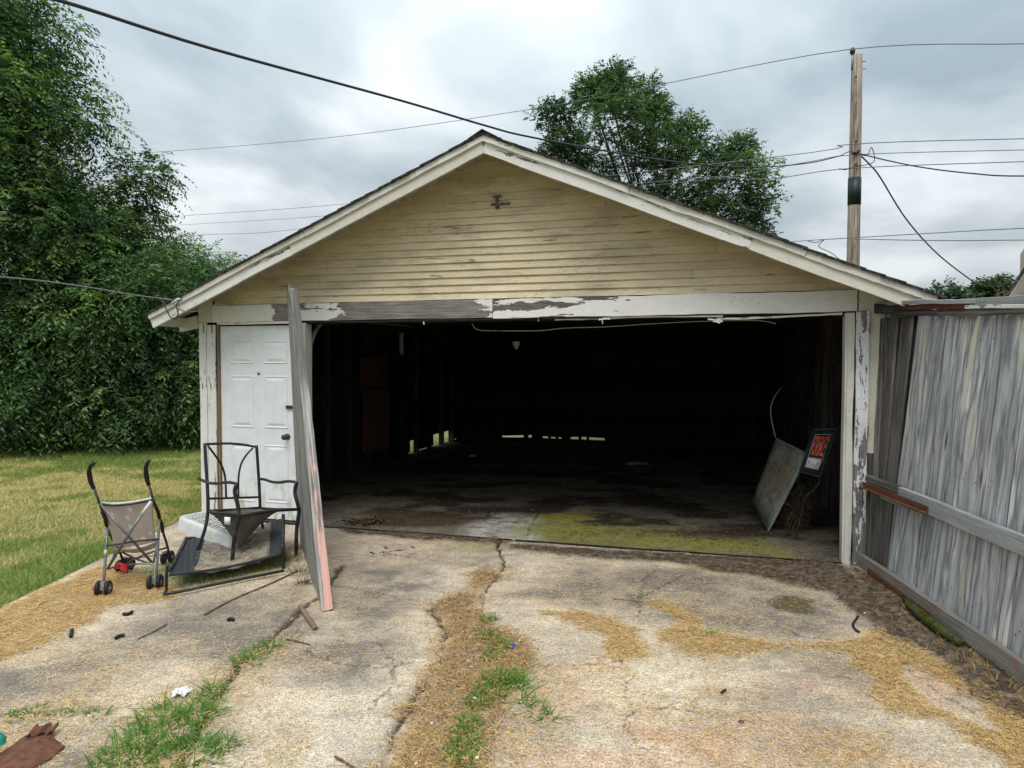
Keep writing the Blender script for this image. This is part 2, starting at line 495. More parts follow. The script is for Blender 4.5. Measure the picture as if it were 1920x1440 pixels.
M['siding'] = siding_mat()
def fence_mat():
    s = NT('fence_blue_grey', 0.85, 0.15)
    v = s.coord('Object', (1, 1, 1), 3.0); vw = s.coord('Object', (1, 1, 1), 1.0)
    # tree rings cut lengthwise: strongly bent bands, plus very fine fibre
    bend = s.noise(s.scale(v, (0.9, 3.0, 3.0)), 1.0, 3, 0.5)
    sepf = s.N.new("ShaderNodeSeparateXYZ"); s.L.new(v, sepf.inputs[0])
    q = s.math('ADD', s.math('MULTIPLY', s.math('ADD', sepf.outputs[1], s.math('MULTIPLY', sepf.outputs[2], 0.6)), 70), s.math('MULTIPLY', bend, 34))
    ring = s.math('MULTIPLY_ADD', s.math('SINE', q), 0.5, 0.5)
    ring = s.math('POWER', ring, 2.2)
    fib = s.noise(s.scale(v, (7, 260, 260)), 1.0, 3, 0.7)
    mid = s.noise(s.scale(v, (0.8, 48, 48)), 1.0, 5, 0.7, 0.5)
    big = s.noise(s.scale(vw, (1.6, 5, 5)), 1.0, 5, 0.65, 0.5)
    base = s.ramp(big, [(0.32, (0.22, 0.225, 0.235)), (0.5, (0.32, 0.325, 0.333)), (0.68, (0.43, 0.435, 0.435))])
    c = s.mix(1.0, base, s.ramp(ring, [(0.0, 1.12), (0.55, 1.0), (1.0, 0.66)]), 'MULTIPLY')
    c = s.mix(1.0, c, s.ramp(fib, [(0.3, 0.72), (0.7, 1.25)]), 'MULTIPLY')
    c = s.mix(1.0, c, s.ramp(mid, [(0.32, 0.62), (0.48, 1.0), (0.7, 1.2)]), 'MULTIPLY')
    # drying checks: sparse hard dark lines
    ck = s.noise(s.scale(v, (0.6, 60, 60)), 1.0, 2, 0.5, 0.2)
    c = s.mix(s.ramp(ck, [(0.30, 0.9), (0.33, 0.0)]), c, (0.035, 0.037, 0.042))
    # pale and yellowish places where the stain has worn off along the rings
    am = s.noise(s.scale(vw, (1.5, 6, 6)), 1.0, 4, 0.6)
    m = s.math('MULTIPLY', s.ramp(s.math('ADD', mid, s.math('MULTIPLY', ring, -0.25)), [(0.30, 0.0), (0.44, 1.0)]), s.ramp(am, [(0.54, 0.0), (0.62, 0.95)]))
    c = s.mix(m, c, s.mix(s.ramp(s.noise(s.scale(vw, (2, 7, 7)), 1.0, 3), [(0.45, 0.0), (0.6, 1.0)]), (0.55, 0.56, 0.55), (0.52, 0.48, 0.36)))
    tone = s.math('MULTIPLY_ADD', s.rand(), 0.28, 0.86); c = s.mix(1.0, c, tone, 'MULTIPLY')
    kn = s.vor(s.scale(v, (1.3, 5.5, 5.5)), 1.0)
    c = s.mix(s.ramp(kn, [(0.05, 0.85), (0.11, 0.0)]), c, (0.05, 0.05, 0.055))
    return s.done(c, s.bump(fib, 0.25, 0.002, s.bump(mid, 0.3, 0.003)))


M['fence_light'] = fence_mat()
M['fence_dark'] = wood('fence_dark_brown', (0.045, 0.04, 0.036), (0.115, 0.105, 0.095), (0.22, 0.20, 0.185), 1.2, rnd_tone=0.15, ring=0.8)
M['fence_rail'] = wood('rail_grey', (0.13, 0.13, 0.13), (0.27, 0.28, 0.285), (0.40, 0.41, 0.41), 1.0, rnd_tone=0.1, ring=0.25)
M['fence_base'] = wood('base_board_grey', (0.09, 0.08, 0.07), (0.20, 0.185, 0.165), (0.32, 0.30, 0.27), 1.0, rnd_tone=0.05, rust=(0.26, 0.12, 0.055), ring=0.3)
M['fence_cap_dark'] = wood('cap_dark', (0.02, 0.022, 0.025), (0.05, 0.052, 0.055), (0.12, 0.12, 0.12), 1.0)
M['panel_grey'] = wood('panel_grey', (0.08, 0.076, 0.07), (0.21, 0.20, 0.185), (0.36, 0.345, 0.325), 1.2, rnd_tone=0.03)
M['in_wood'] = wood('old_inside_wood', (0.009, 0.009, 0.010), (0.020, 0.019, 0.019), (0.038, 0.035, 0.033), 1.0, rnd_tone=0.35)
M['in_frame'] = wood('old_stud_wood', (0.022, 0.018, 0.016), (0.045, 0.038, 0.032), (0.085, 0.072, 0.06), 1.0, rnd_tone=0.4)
M['in_ply'] = wood('inside_plywood', (0.08, 0.038, 0.02), (0.15, 0.075, 0.04), (0.24, 0.12, 0.065), 1.0, rnd_tone=0.1)
M['pole_wood'] = wood('pole_wood', (0.13, 0.10, 0.08), (0.33, 0.27, 0.22), (0.50, 0.42, 0.35), 1.2, rnd_tone=0.02)
M['brown_strip'] = wood('door_stop_wood', (0.12, 0.08, 0.045), (0.21, 0.145, 0.08), (0.28, 0.2, 0.12), 0.8, rnd_tone=0.02)
M['rust'] = plain('rusty_iron', (0.19, 0.08, 0.045), 0.75, 0.3, 0.2, 0.35, 25, 0.4, (0.12, 0.05, 0.03), 0.3)
M['rust_red'] = plain('red_oxide_iron', (0.13, 0.03, 0.025), 0.7, 0.3, 0.0, 0.3, 25, 0.4, (0.07, 0.03, 0.03), 0.4)
M['black_metal'] = plain('black_powdercoat', (0.018, 0.018, 0.02), 0.42, 0.45, 0, 0.2, 40, 0.1, (0.08, 0.075, 0.07), 0.1)
M['grey_metal'] = plain('grey_tube_metal', (0.17, 0.175, 0.185), 0.38, 0.5, 0.5, 0.15, 40, 0.05)
M['silver'] = plain('bright_metal', (0.5, 0.5, 0.5), 0.35, 0.5, 0.7, 0.15, 40, 0.05)
M['rubber'] = plain('black_rubber', (0.02, 0.02, 0.022), 0.65, 0.3, 0, 0.2, 60, 0.2)
M['wheel_grey'] = plain('grey_plastic', (0.11, 0.12, 0.13), 0.5, 0.4, 0, 0.2, 40, 0.1)
M['red_plastic'] = plain('red_plastic', (0.62, 0.02, 0.03), 0.4, 0.5, 0, 0.1, 30, 0.05)
M['white_plastic'] = plain('dirty_white_plastic', (0.62, 0.63, 0.61), 0.5, 0.4, 0, 0.12, 18, 0.1, (0.33, 0.28, 0.20), 0.22)
M['slot_dark'] = plain('slot_shade', (0.05, 0.046, 0.04), 0.8, 0.2, 0, 0.3, 40, 0.2)  # near-black colour standing in for shade between the cover slats
M['seat_cloth'] = plain('brown_sling_cloth', (0.15, 0.122, 0.105), 0.85, 0.15, 0, 0.2, 60, 0.2)
M['mesh_cloth'] = plain('charcoal_mesh_cloth', (0.045, 0.052, 0.058), 0.8, 0.25, 0, 0.3, 90, 0.3)
M['dusty_cloth'] = plain('dusty_mesh_cloth', (0.34, 0.315, 0.27), 0.9, 0.15, 0, 0.35, 30, 0.4, (0.09, 0.09, 0.085), 0.45)
M['debris'] = plain('leaf_litter', (0.11, 0.085, 0.055), 0.9, 0.15, 0, 0.6, 30, 0.8, (0.03, 0.025, 0.02), 0.4)
M['wire'] = plain('black_cable', (0.03, 0.033, 0.035), 0.6, 0.3, 0, 0.1, 20, 0.05)
M['wire_grey'] = plain('grey_line', (0.20, 0.215, 0.22), 0.5, 0.3, 0, 0.1, 20, 0.05)
M['wire_white'] = plain('pale_cable', (0.55, 0.53, 0.47), 0.6, 0.3, 0, 0.1, 20, 0.05)
M['track'] = plain('galvanised_track', (0.33, 0.35, 0.34), 0.5, 0.4, 0.3, 0.2, 20, 0.1, (0.15, 0.14, 0.12), 0.2)
M['shingle'] = plain('asphalt_shingle', (0.055, 0.05, 0.047), 0.95, 0.1, 0, 0.5, 120, 0.8, (0.10, 0.095, 0.085), 0.3)
M['wrap'] = plain('black_green_wrap', (0.012, 0.03, 0.03), 0.45, 0.4, 0, 0.3, 12, 0.3)
M['insulator'] = plain('dark_insulator', (0.03, 0.03, 0.035), 0.3, 0.5, 0, 0.1, 20, 0.0)
M['blue'] = plain('blue_plastic', (0.02, 0.09, 0.5), 0.4, 0.4, 0, 0.1, 20, 0.0)
M['paper'] = plain('white_paper', (0.8, 0.82, 0.82), 0.8, 0.2, 0, 0.08, 30, 0.1)
M['paper_blue'] = plain('pale_blue_paper', (0.35, 0.45, 0.55), 0.8, 0.2, 0, 0.2, 30, 0.3)
M['teal'] = plain('teal_plastic', (0.02, 0.22, 0.17), 0.5, 0.4, 0, 0.1, 20, 0.0)
M['stick'] = wood('stick_bark', (0.07, 0.045, 0.03), (0.15, 0.10, 0.07), (0.24, 0.17, 0.12), 1.0)
M['bark'] = wood('tree_bark', (0.03, 0.026, 0.022), (0.07, 0.06, 0.05), (0.12, 0.105, 0.09), 1.0, rnd_tone=0.1)
M['moss_log'] = plain('mossy_log', (0.075, 0.095, 0.02), 0.95, 0.1, 0, 0.5, 40, 1.0, (0.09, 0.07, 0.05), 0.45)
M['brass'] = plain('aged_brass', (0.30, 0.21, 0.07), 0.5, 0.4, 0.6, 0.3, 30, 0.1)
M['sign_black'] = plain('sign_black', (0.02, 0.022, 0.024), 0.45, 0.4, 0, 0.2, 30, 0.1, (0.06, 0.06, 0.06), 0.2)
M['sign_orange'] = plain('sign_orange_red', (0.85, 0.10, 0.02), 0.5, 0.3, 0, 0.08, 30, 0.0)
M['ink'] = plain('grey_ink', (0.12, 0.12, 0.13), 0.6, 0.3)
M['ceramic'] = plain('white_ceramic', (0.6, 0.6, 0.58), 0.4, 0.5, 0, 0.1, 20, 0.0)
M['house_wall'] = plain('neighbour_wall', (0.45, 0.42, 0.36), 0.8, 0.2, 0, 0.1, 6, 0.1)
M['house_trim'] = plain('neighbour_fascia', (0.30, 0.27, 0.23), 0.8, 0.2, 0, 0.2, 6, 0.1)
M['soil'] = plain('dark_soil', (0.085, 0.06, 0.042), 0.95, 0.1, 0, 0.5, 30, 0.9, (0.16, 0.12, 0.08), 0.3)


def pink_edge():
    s = NT('pink_painted_edge', 0.75, 0.2)
    v = s.coord('Object', (1, 1, 1), 0)
    sep = s.N.new("ShaderNodeSeparateXYZ"); s.L.new(v, sep.inputs[0])
    g1 = s.noise(s.scale(v, (2, 60, 60)), 1.0, 5, 0.6)
    wc = s.ramp(g1, [(0.35, (0.10, 0.095, 0.09)), (0.65, (0.38, 0.36, 0.34))])
    am = s.ramp(s.math('DIVIDE', sep.outputs[0], 3.3), [(0.0, 0.84), (0.2, 0.80), (0.32, 0.66), (0.5, 0.56), (0.60, 0.0), (1.0, 0.0)])
    n = s.noise(s.scale(v, (2.2, 26, 26)), 1.0, 6, 0.68, 0.5)
    am = s.math('MULTIPLY', am, s.ramp(s.math('ADD', sep.outputs[1], s.math('MULTIPLY', s.noise(s.scale(v, (3, 3, 3)), 1.0, 3), 0.03)), [(-0.012, 0.55), (0.004, 1.0)]))
    m = s.ramp(s.math('SUBTRACT', s.math('MULTIPLY', am, 0.74), n), [(0.0, 0.0), (0.03, 1.0)])
    c = s.mix(m, wc, s.mix(g1, (0.44, 0.22, 0.175), (0.60, 0.36, 0.30)))
    dark = s.ramp(s.math('DIVIDE', sep.outputs[0], 3.3), [(0.56, 0.0), (0.64, 0.75)])
    c = s.mix(dark, c, (0.085, 0.075, 0.068))
    return s.done(c, s.bump(g1, 0.6, 0.003))


M['pink'] = pink_edge()


def door_mat():
    s = NT('white_door_paint', 0.42, 0.45)
    v = s.coord('Object', (1, 1, 1), 0)
    sep = s.N.new("ShaderNodeSeparateXYZ"); s.L.new(v, sep.inputs[0])
    n = s.noise(v, 9, 5, 0.6)
    c = s.mix(s.ramp(n, [(0.42, 0.0), (0.7, 0.35)]), (0.72, 0.74, 0.76), (0.52, 0.53, 0.53))
    low = s.ramp(sep.outputs[2], [(0.12, 1.0), (0.62, 0.0)])
    n2 = s.noise(s.scale(v, (8, 1, 3)), 1.0, 5, 0.65)
    gm = s.math('MULTIPLY', low, s.ramp(n2, [(0.5, 0.0), (0.66, 1.0)]))
    c = s.mix(gm, c, (0.30, 0.31, 0.20))
    return s.done(c, s.bump(s.noise(s.scale(v, (30, 30, 8)), 1.0, 3), 0.08, 0.002))


M['door'] = door_mat()


def leaf_mat(name, cd, cm, cl, transl=0.35):
    s = NT(name, 0.75, 0.15)
    at = s.N.new("ShaderNodeAttribute"); at.attribute_name = 'tint'
    c = s.ramp(at.outputs['Fac'], [(0.0, cd), (0.5, cm), (1.0, cl)])
    s.set(s.b.inputs['Base Color'], c)
    tr = s.N.new("ShaderNodeBsdfTranslucent")
    s.L.new(s.mix(1.0, c, (1.25, 1.5, 0.7), 'MULTIPLY'), tr.inputs[0])
    mx = s.N.new("ShaderNodeMixShader"); mx.inputs[0].default_value = transl
    s.L.new(s.b.outputs[0], mx.inputs[1]); s.L.new(tr.outputs[0], mx.inputs[2]); s.L.new(mx.outputs[0], s.out.inputs[0])
    return s.m


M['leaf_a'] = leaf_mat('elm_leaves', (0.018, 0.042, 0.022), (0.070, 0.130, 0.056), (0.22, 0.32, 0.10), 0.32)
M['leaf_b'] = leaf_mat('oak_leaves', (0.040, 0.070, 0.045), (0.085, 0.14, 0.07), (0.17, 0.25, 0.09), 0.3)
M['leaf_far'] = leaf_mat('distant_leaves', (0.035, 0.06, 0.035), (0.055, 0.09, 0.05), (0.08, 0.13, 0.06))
M['grass'] = leaf_mat('grass_blades', (0.62, 0.50, 0.26), (0.36, 0.35, 0.12), (0.14, 0.25, 0.05), 0.25)
M['weed'] = leaf_mat('weed_blades', (0.07, 0.14, 0.025), (0.10, 0.22, 0.04), (0.17, 0.32, 0.07), 0.3)
M['straw'] = leaf_mat('dry_straw', (0.14, 0.08, 0.035), (0.54, 0.33, 0.12), (0.80, 0.58, 0.29), 0.15)
M['straw_dark'] = leaf_mat('dark_litter', (0.03, 0.022, 0.015), (0.09, 0.06, 0.035), (0.24, 0.17, 0.10), 0.1)

# ------------------------------------------------------------------ numpy noise and masks
_perm = RNG.random((256, 256))


def vnoise(x, y):
    xi = np.floor(x).astype(int); yi = np.floor(y).astype(int)
    fx = x - xi; fy = y - yi
    fx = fx * fx * (3 - 2 * fx); fy = fy * fy * (3 - 2 * fy)
    a = _perm[xi & 255, yi & 255]; b = _perm[(xi + 1) & 255, yi & 255]
    c = _perm[xi & 255, (yi + 1) & 255]; d = _perm[(xi + 1) & 255, (yi + 1) & 255]
    return (a * (1 - fx) + b * fx) * (1 - fy) + (c * (1 - fx) + d * fx) * fy


def fbm(x, y, sc=1.0, o=4, seed=0.0):
    r = 0; amp = 0.5; tot = 0
    x = x * sc + seed * 17.31; y = y * sc + seed * 7.77
    for i in range(o):
        r = r + amp * vnoise(x, y); tot += amp; amp *= 0.5; x = x * 2.03 + 3.1; y = y * 2.03 + 1.7
    return r / tot


def gpoly(pts): return np.array([(G(a, b).x, G(a, b).y) for a, b in pts])


def inside(poly, x, y):
    c = np.zeros(x.shape, bool); n = len(poly)
    for i in range(n):
        x0, y0 = poly[i]; x1, y1 = poly[(i + 1) % n]
        if y0 == y1: continue
        k = ((y0 > y) != (y1 > y)) & (x < (x1 - x0) * (y - y0) / (y1 - y0) + x0)
        c ^= k
    return c


def dline(pl, x, y, closed=False):
    d = np.full(x.shape, 1e9)
    pl = list(pl) + ([pl[0]] if closed else [])
    for (x0, y0), (x1, y1) in zip(pl[:-1], pl[1:]):
        L2 = (x1 - x0) ** 2 + (y1 - y0) ** 2 + 1e-12
        t = np.clip(((x - x0) * (x1 - x0) + (y - y0) * (y1 - y0)) / L2, 0, 1)
        d = np.minimum(d, np.hypot(x - (x0 + t * (x1 - x0)), y - (y0 + t * (y1 - y0))))
    return d


def pmask(poly, x, y, soft=0.08, rag=0.10, seed=1.0):
    """1 inside, falling off over `soft` metres, edge made ragged by noise"""
    d = dline(poly, x, y, True); s = np.where(inside(poly, x, y), d, -d)
    s = s + (fbm(x, y, 7.0, 4, seed) - 0.5) * 2 * rag
    return np.clip(s / soft + 0.5, 0, 1)


STRAW = [gpoly(p) for p in [
    [(-150, 1190), (0, 1150), (60, 1115), (195, 1062), (260, 1075), (330, 1105), (330, 1122), (200, 1140), (140, 1180), (0, 1240), (-200, 1300)],
    [(1020, 1147), (1090, 1143), (1150, 1165), (1200, 1180), (1205, 1230), (1130, 1235), (1135, 1195), (1060, 1165)],
    [(1215, 1130), (1250, 1130), (1310, 1165), (1320, 1185), (1400, 1195), (1450, 1205), (1600, 1205), (1640, 1180), (1720, 1215), (1800, 1270), (1920, 1340), (2050, 1440), (1920, 1450), (1840, 1400), (1790, 1355), (1650, 1330), (1640, 1280), (1590, 1230), (1480, 1215), (1330, 1240), (1240, 1200), (1235, 1180), (1290, 1175)],
]]
STRAW_HOLE = gpoly([(1685, 1240), (1740, 1262), (1830, 1310), (1880, 1375), (1800, 1355), (1705, 1295)])
STRAW_SOFT = [gpoly(p) for p in [
    [(-100, 1340), (0, 1325), (120, 1300), (200, 1240), (330, 1200), (250, 1260), (150, 1335), (0, 1440), (-100, 1440)],
    [(250, 1330), (480, 1215), (530, 1190), (545, 1225), (440, 1300), (400, 1400), (370, 1500), (180, 1500)],
    [(880, 1440), (1000, 1250), (1100, 1270), (1000, 1440), (960, 1600), (700, 1600)],
    [(1450, 1350), (1650, 1380), (1850, 1500), (1500, 1500)],
]]
STRIP = gpoly([(885, 1072), (943, 1062), (948, 1080), (907, 1110), (905, 1150), (985, 1205), (1000, 1245), (960, 1290), (930, 1360), (930, 1600), (640, 1600), (712, 1440), (760, 1330), (826, 1240), (836, 1180), (805, 1138), (868, 1108)])
DIRT = [gpoly(p) for p in [
    [(950, 1020), (1100, 1030), (1300, 1040), (1480, 1052), (1560, 1040), (1600, 1075), (1640, 1110), (1700, 1170), (1650, 1185), (1560, 1115), (1450, 1090), (1250, 1055), (1150, 1052), (960, 1030)],
    [(1590, 1060), (1640, 1080), (1930, 1290), (2050, 1400), (1930, 1360), (1840, 1320), (1740, 1225), (1650, 1190), (1620, 1120)],
    [(640, 993), (900, 1008), (960, 1016), (930, 1022), (640, 1002)],
]]
BIO = [gpoly(p) for p in [
    [(960, 1115), (1080, 1065), (1300, 1066), (1560, 1120), (1640, 1170), (1500, 1205), (1330, 1180), (1100, 1145)],
    [(1400, 1200), (1580, 1220), (1640, 1290), (1560, 1260)],
    [(640, 1055), (800, 1068), (820, 1100), (790, 1130), (700, 1195), (640, 1170)],
    [(330, 1128), (560, 1100), (600, 1190), (450, 1250), (250, 1215), (190, 1195)],
    [(-100, 1270), (150, 1235), (230, 1230), (100, 1290), (-100, 1340)],
    [(470, 1230), (640, 1180), (760, 1200), (700, 1290), (560, 1270)],
    [(100, 1400), (190, 1370), (180, 1440), (60, 1450)],
]]
PALE = [gpoly(p) for p in [
    [(1350, 1110), (1440, 1105), (1640, 1170), (1600, 1180), (1450, 1150)],
    [(420, 1440), (560, 1290), (760, 1250), (740, 1330), (640, 1440)],
    [(660, 1080), (860, 1070), (880, 1110), (780, 1130)],
    [(960, 1030), (1080, 1040), (1010, 1065), (950, 1070)],
    [(1000, 1300), (1150, 1250), (1400, 1260), (1300, 1440), (960, 1440)],
]]
RUSTY = [gpoly(p) for p in [
    [(1100, 1400), (1200, 1350), (1350, 1380), (1250, 1440)],
    [(1350, 1330), (1560, 1370), (1700, 1420), (1500, 1400), (1380, 1360)],
    [(1330, 1290), (1420, 1290), (1400, 1320), (1350, 1318)],
]]
OIL = gpoly([(1438, 1126), (1470, 1117), (1530, 1125), (1525, 1150), (1490, 1150), (1455, 1143)])
MOSS = [gpoly(p) for p in [
    [(985, 982), (1130, 982), (1250, 1005), (1420, 1012), (1480, 1047), (1300, 1036), (1100, 1020), (965, 1008)],
    [(1000, 965), (1120, 960), (1200, 980), (1000, 985)]]]
MOSS2 = gpoly([(860, 1015), (930, 1018), (915, 1035), (840, 1032)])
JOINT1 = gpoly([(640, 1060), (600, 1118), (562, 1142), (545, 1165), (470, 1225), (430, 1265), (400, 1305), (370, 1370), (330, 1440), (250, 1600)])
CRACK_MAIN = gpoly([(998, 960), (985, 985), (950, 1000), (938, 1010), (933, 1025), (941, 1040), (946, 1058), (905, 1112), (905, 1150), (960, 1190), (990, 1240), (950, 1290), (925, 1360), (905, 1440), (880, 1650)])
CRACK_L = gpoly([(868, 1108), (805, 1138), (836, 1180), (826, 1240), (760, 1330), (712, 1440), (640, 1650)])
MINOR = [gpoly(p) for p in [
    [(560, 1090), (620, 1096), (690, 1108), (760, 1122), (820, 1133)],
    [(912, 1146), (1000, 1152), (1080, 1150), (1150, 1158), (1230, 1150)],
    [(1168, 1240), (1182, 1262), (1170, 1295), (1183, 1330), (1172, 1365), (1205, 1400), (1230, 1440)],
    [(1235, 1062), (1215, 1080), (1200, 1110), (1195, 1145), (1205, 1170)],
    [(1285, 1075), (1230, 1105), (1198, 1120)],
    [(1010, 1248), (1090, 1245), (1168, 1240)],
    [(-100, 1345), (60, 1335), (200, 1330), (260, 1320)],
    [(1640, 1190), (1690, 1240), (1760, 1300), (1830, 1340)],
]]
SEAM_D = MINOR[6]
MINOR += [gpoly(p) for p in [[(700, 1200), (740, 1235), (735, 1290), (690, 1330)], [(1180, 1330), (1260, 1325), (1330, 1340)], [(560, 1215), (640, 1245), (700, 1250), (790, 1240)], [(60, 1215), (150, 1222), (230, 1212)], [(1460, 1170), (1500, 1190), (1560, 1200)]]]


def pfn(x, y):
    """masks and colour of the drive at x, y"""
    out = {}
    st = np.zeros(x.shape)
    for i, p in enumerate(STRAW): st = np.maximum(st, pmask(p, x, y, 0.07, 0.075, i + 1))
    st *= 1 - pmask(STRAW_HOLE, x, y, 0.04, 0.04, 3)
    so = np.zeros(x.shape)
    for i, p in enumerate(STRAW_SOFT): so = np.maximum(so, pmask(p, x, y, 0.25, 0.12, i + 5) * 0.6)
    sp = pmask(STRIP, x, y, 0.14, 0.13, 2)
    di = np.zeros(x.shape)
    for i, p in enumerate(DIRT): di = np.maximum(di, pmask(p, x, y, 0.08, 0.06, i + 9))
    bi = np.zeros(x.shape)
    for i, p in enumerate(BIO): bi = np.maximum(bi, pmask(p, x, y, 0.30, 0.16, i + 13) )
    out.update(straw=st, soft=so, strip=sp, dirt=di, bio=bi)
    return out


def lerp(a, b, m): return a * (1 - m[..., None]) + np.array(b) * m[..., None]


def drive_color(x, y, mk_):
    n1 = fbm(x, y, 1.1, 5, 21); n2 = fbm(x, y, 6, 4, 22); n3 = fbm(x * 0.35, y, 12, 4, 23); n4 = fbm(x, y, 30, 3, 24)
    c = np.ones(x.shape + (3,)) * np.array([0.52, 0.425, 0.315])
    c *= (0.72 + 0.56 * n2)[..., None]
    c = lerp(c, (0.21, 0.175, 0.14), np.clip((n1 - 0.46) * 2.8, 0, 0.6))
    c = lerp(c, (0.62, 0.50, 0.355), np.clip((n3 - 0.5) * 3, 0, 0.6))
    for i, p in enumerate(PALE): c = lerp(c, (0.68, 0.58, 0.44), pmask(p, x, y, 0.3, 0.2, i + 31) * np.clip(n2 * 1.6 - 0.2, 0, 0.8))
    for i, p in enumerate(RUSTY): c = lerp(c, (0.47, 0.25, 0.13), pmask(p, x, y, 0.25, 0.15, i + 41) * np.clip((n3 - 0.3) * 2.5, 0, 0.7))
    pink = np.clip((fbm(x * 0.4, y, 3.2, 4, 44) - 0.52) * 4, 0, 1) * (x > 0) * np.clip((4.6 - y) / 1.2, 0, 1)
    c = lerp(c, (0.55, 0.33, 0.21), pink * 0.5)
    c = lerp(c, (0.185, 0.162, 0.137), np.clip(np.clip(mk_['bio'], 0, 1) * np.clip(0.72 + (n2 - 0.45) * 1.6 + (n1 - .5) * .6, 0, 0.92), 0, 1))
    lite = np.clip((fbm(x * .5, y, 2.2, 4, 52) - 0.5) * 4, 0, 1)
    c = lerp(c, (0.42, 0.38, 0.31), lite * 0.35)
    oil = pmask(OIL, x, y, 0.04, 0.03, 51)
    c = lerp(c, (0.10, 0.083, 0.04), oil * 0.9)
    c = lerp(c, (0.30, 0.27, 0.09), pmask(MOSS2, x, y, 0.3, 0.1, 56) * 0.5)
    c = lerp(c, (0.40, 0.29, 0.145), mk_['straw'] * 0.7 * np.clip(.3 + n2 * 1.4, 0, 1))
    c = lerp(c, (0.36, 0.27, 0.17), mk_['soft'] * 0.6)
    c = lerp(c, (0.30, 0.205, 0.13), mk_['strip'] * 0.85 * np.clip(.35 + n2 * 1.3, 0, 1))
    c = lerp(c, (0.085, 0.062, 0.042), mk_['dirt'] * np.clip(0.45 + n4 * 0.9, 0, 1))
    c *= (0.86 + 0.28 * n4)[..., None]
    return np.clip(c, 0.01, 0.85)


def surface_mat(name, spk=0.5, bump=0.6):
    s = NT(name, 0.92, 0.12)
    at = s.N.new("ShaderNodeAttribute"); at.attribute_name = 'Col'
    tc = s.N.new("ShaderNodeTexCoord")
    ge = s.N.new("ShaderNodeNewGeometry")
    v = ge.outputs['Position']
    n1 = s.noise(v, 105, 4, 0.75)
    n2 = s.noise(s.scale(v, (42, 50, 45)), 1.0, 5, 0.75)
    n3 = s.noise(v, 480, 2, 0.6)
    c = s.mix(1.0, at.outputs['Color'], s.ramp(n1, [(0.32, 1 - spk), (0.5, 1.0), (0.70, 1 + spk * 0.55)]), 'MULTIPLY')
    c = s.mix(1.0, c, s.ramp(n2, [(0.34, 0.62), (0.5, 1.0), (0.66, 1.28)]), 'MULTIPLY')
    n4 = s.noise(s.scale(v, (11, 12, 14)), 1.0, 6, 0.7, 0.2)
    c = s.mix(1.0, c, s.ramp(n4, [(0.36, 0.82), (0.5, 1.0), (0.64, 1.1)]), 'MULTIPLY')
    c = s.mix(1.0, c, s.ramp(n3, [(0.3, 0.78), (0.7, 1.18)]), 'MULTIPLY')
    return s.done(c, s.bump(n2, bump, 0.006, s.bump(n1, bump * 0.7, 0.004)))


M['concrete'] = surface_mat('stained_concrete', 0.78, 0.9)
M['lawn'] = surface_mat('lawn_ground', 0.5, 0.8)


def grid_obj(name, X, Y, Z, colr, faces_mask, mat, parent=None):
    """X,Y,Z (ny,nx) world; faces_mask (ny-1,nx-1)"""
    ny, nx = X.shape
    idx = np.arange(nx * ny).reshape(ny, nx)
    q = np.stack([idx[:-1, :-1], idx[:-1, 1:], idx[1:, 1:], idx[1:, :-1]], -1)[faces_mask]
    used = np.unique(q); re = np.full(nx * ny, -1); re[used] = np.arange(len(used))
    V = np.stack([X, Y, Z], -1).reshape(-1, 3)[used]
    o = mk(name, V, re[q], mat, parent, True)
    ca = o.data.color_attributes.new('Col', 'FLOAT_COLOR', 'POINT')
    cc = np.concatenate([colr.reshape(-1, 3)[used], np.ones((len(used), 1))], 1).astype(np.float32)
    ca.data.foreach_set('color', cc.ravel())
    return o


# ------------------------------------------------------------------ GROUND
EDGE_X = -3.45   # left edge of the concrete


def lawn_h(x, y):
    return -0.015 + 0.03 * (fbm(x, y, 0.6, 3, 61) - 0.5) + 0.012 * (fbm(x, y, 4, 3, 62) - 0.5)


def lawn_color(x, y):
    a = fbm(x, y, 0.7, 4, 63); b = fbm(x, y, 3.0, 4, 64)
    m = np.clip((a - 0.42) * 4 + (b - .5) * 2, 0, 1)
    c = np.ones(x.shape + (3,)) * np.array([0.13, 0.15, 0.05])
    c = lerp(c, (0.33, 0.26, 0.12), m * 0.8)
    return c * (0.8 + 0.4 * b)[..., None]


far = np.concatenate([-np.geomspace(400, 14, 12), np.linspace(-13, 13, 27), np.geomspace(14, 400, 12)])
FX, FY = np.meshgrid(far, far + 6)
FZ = np.where((np.abs(FX) < 14) & (FY > -8) & (FY < 21), -0.10, -0.06)
FC = lawn_color(FX, FY)
lawn_far = grid_obj('ground', FX, FY, FZ, FC, np.ones((len(far) - 1, len(far) - 1), bool), M['lawn'])
tag(lawn_far, kind='structure')
lx, ly = np.meshgrid(np.arange(-16, EDGE_X + 0.06, 0.05), np.arange(1.5, 22, 0.05))
lawn = grid_obj('lawn', lx, ly, lawn_h(lx, ly), lawn_color(lx, ly), np.ones((lx.shape[0] - 1, lx.shape[1] - 1), bool), M['lawn'])
tag(lawn, kind='structure')
soil_under = mk('driveway', *(lambda a: (a[0], a[1]))(box_vf((EDGE_X + 0.02, 0.4, -0.095), (6.0, 9.4, -0.045))), M['soil'])
tag(soil_under, kind='structure')

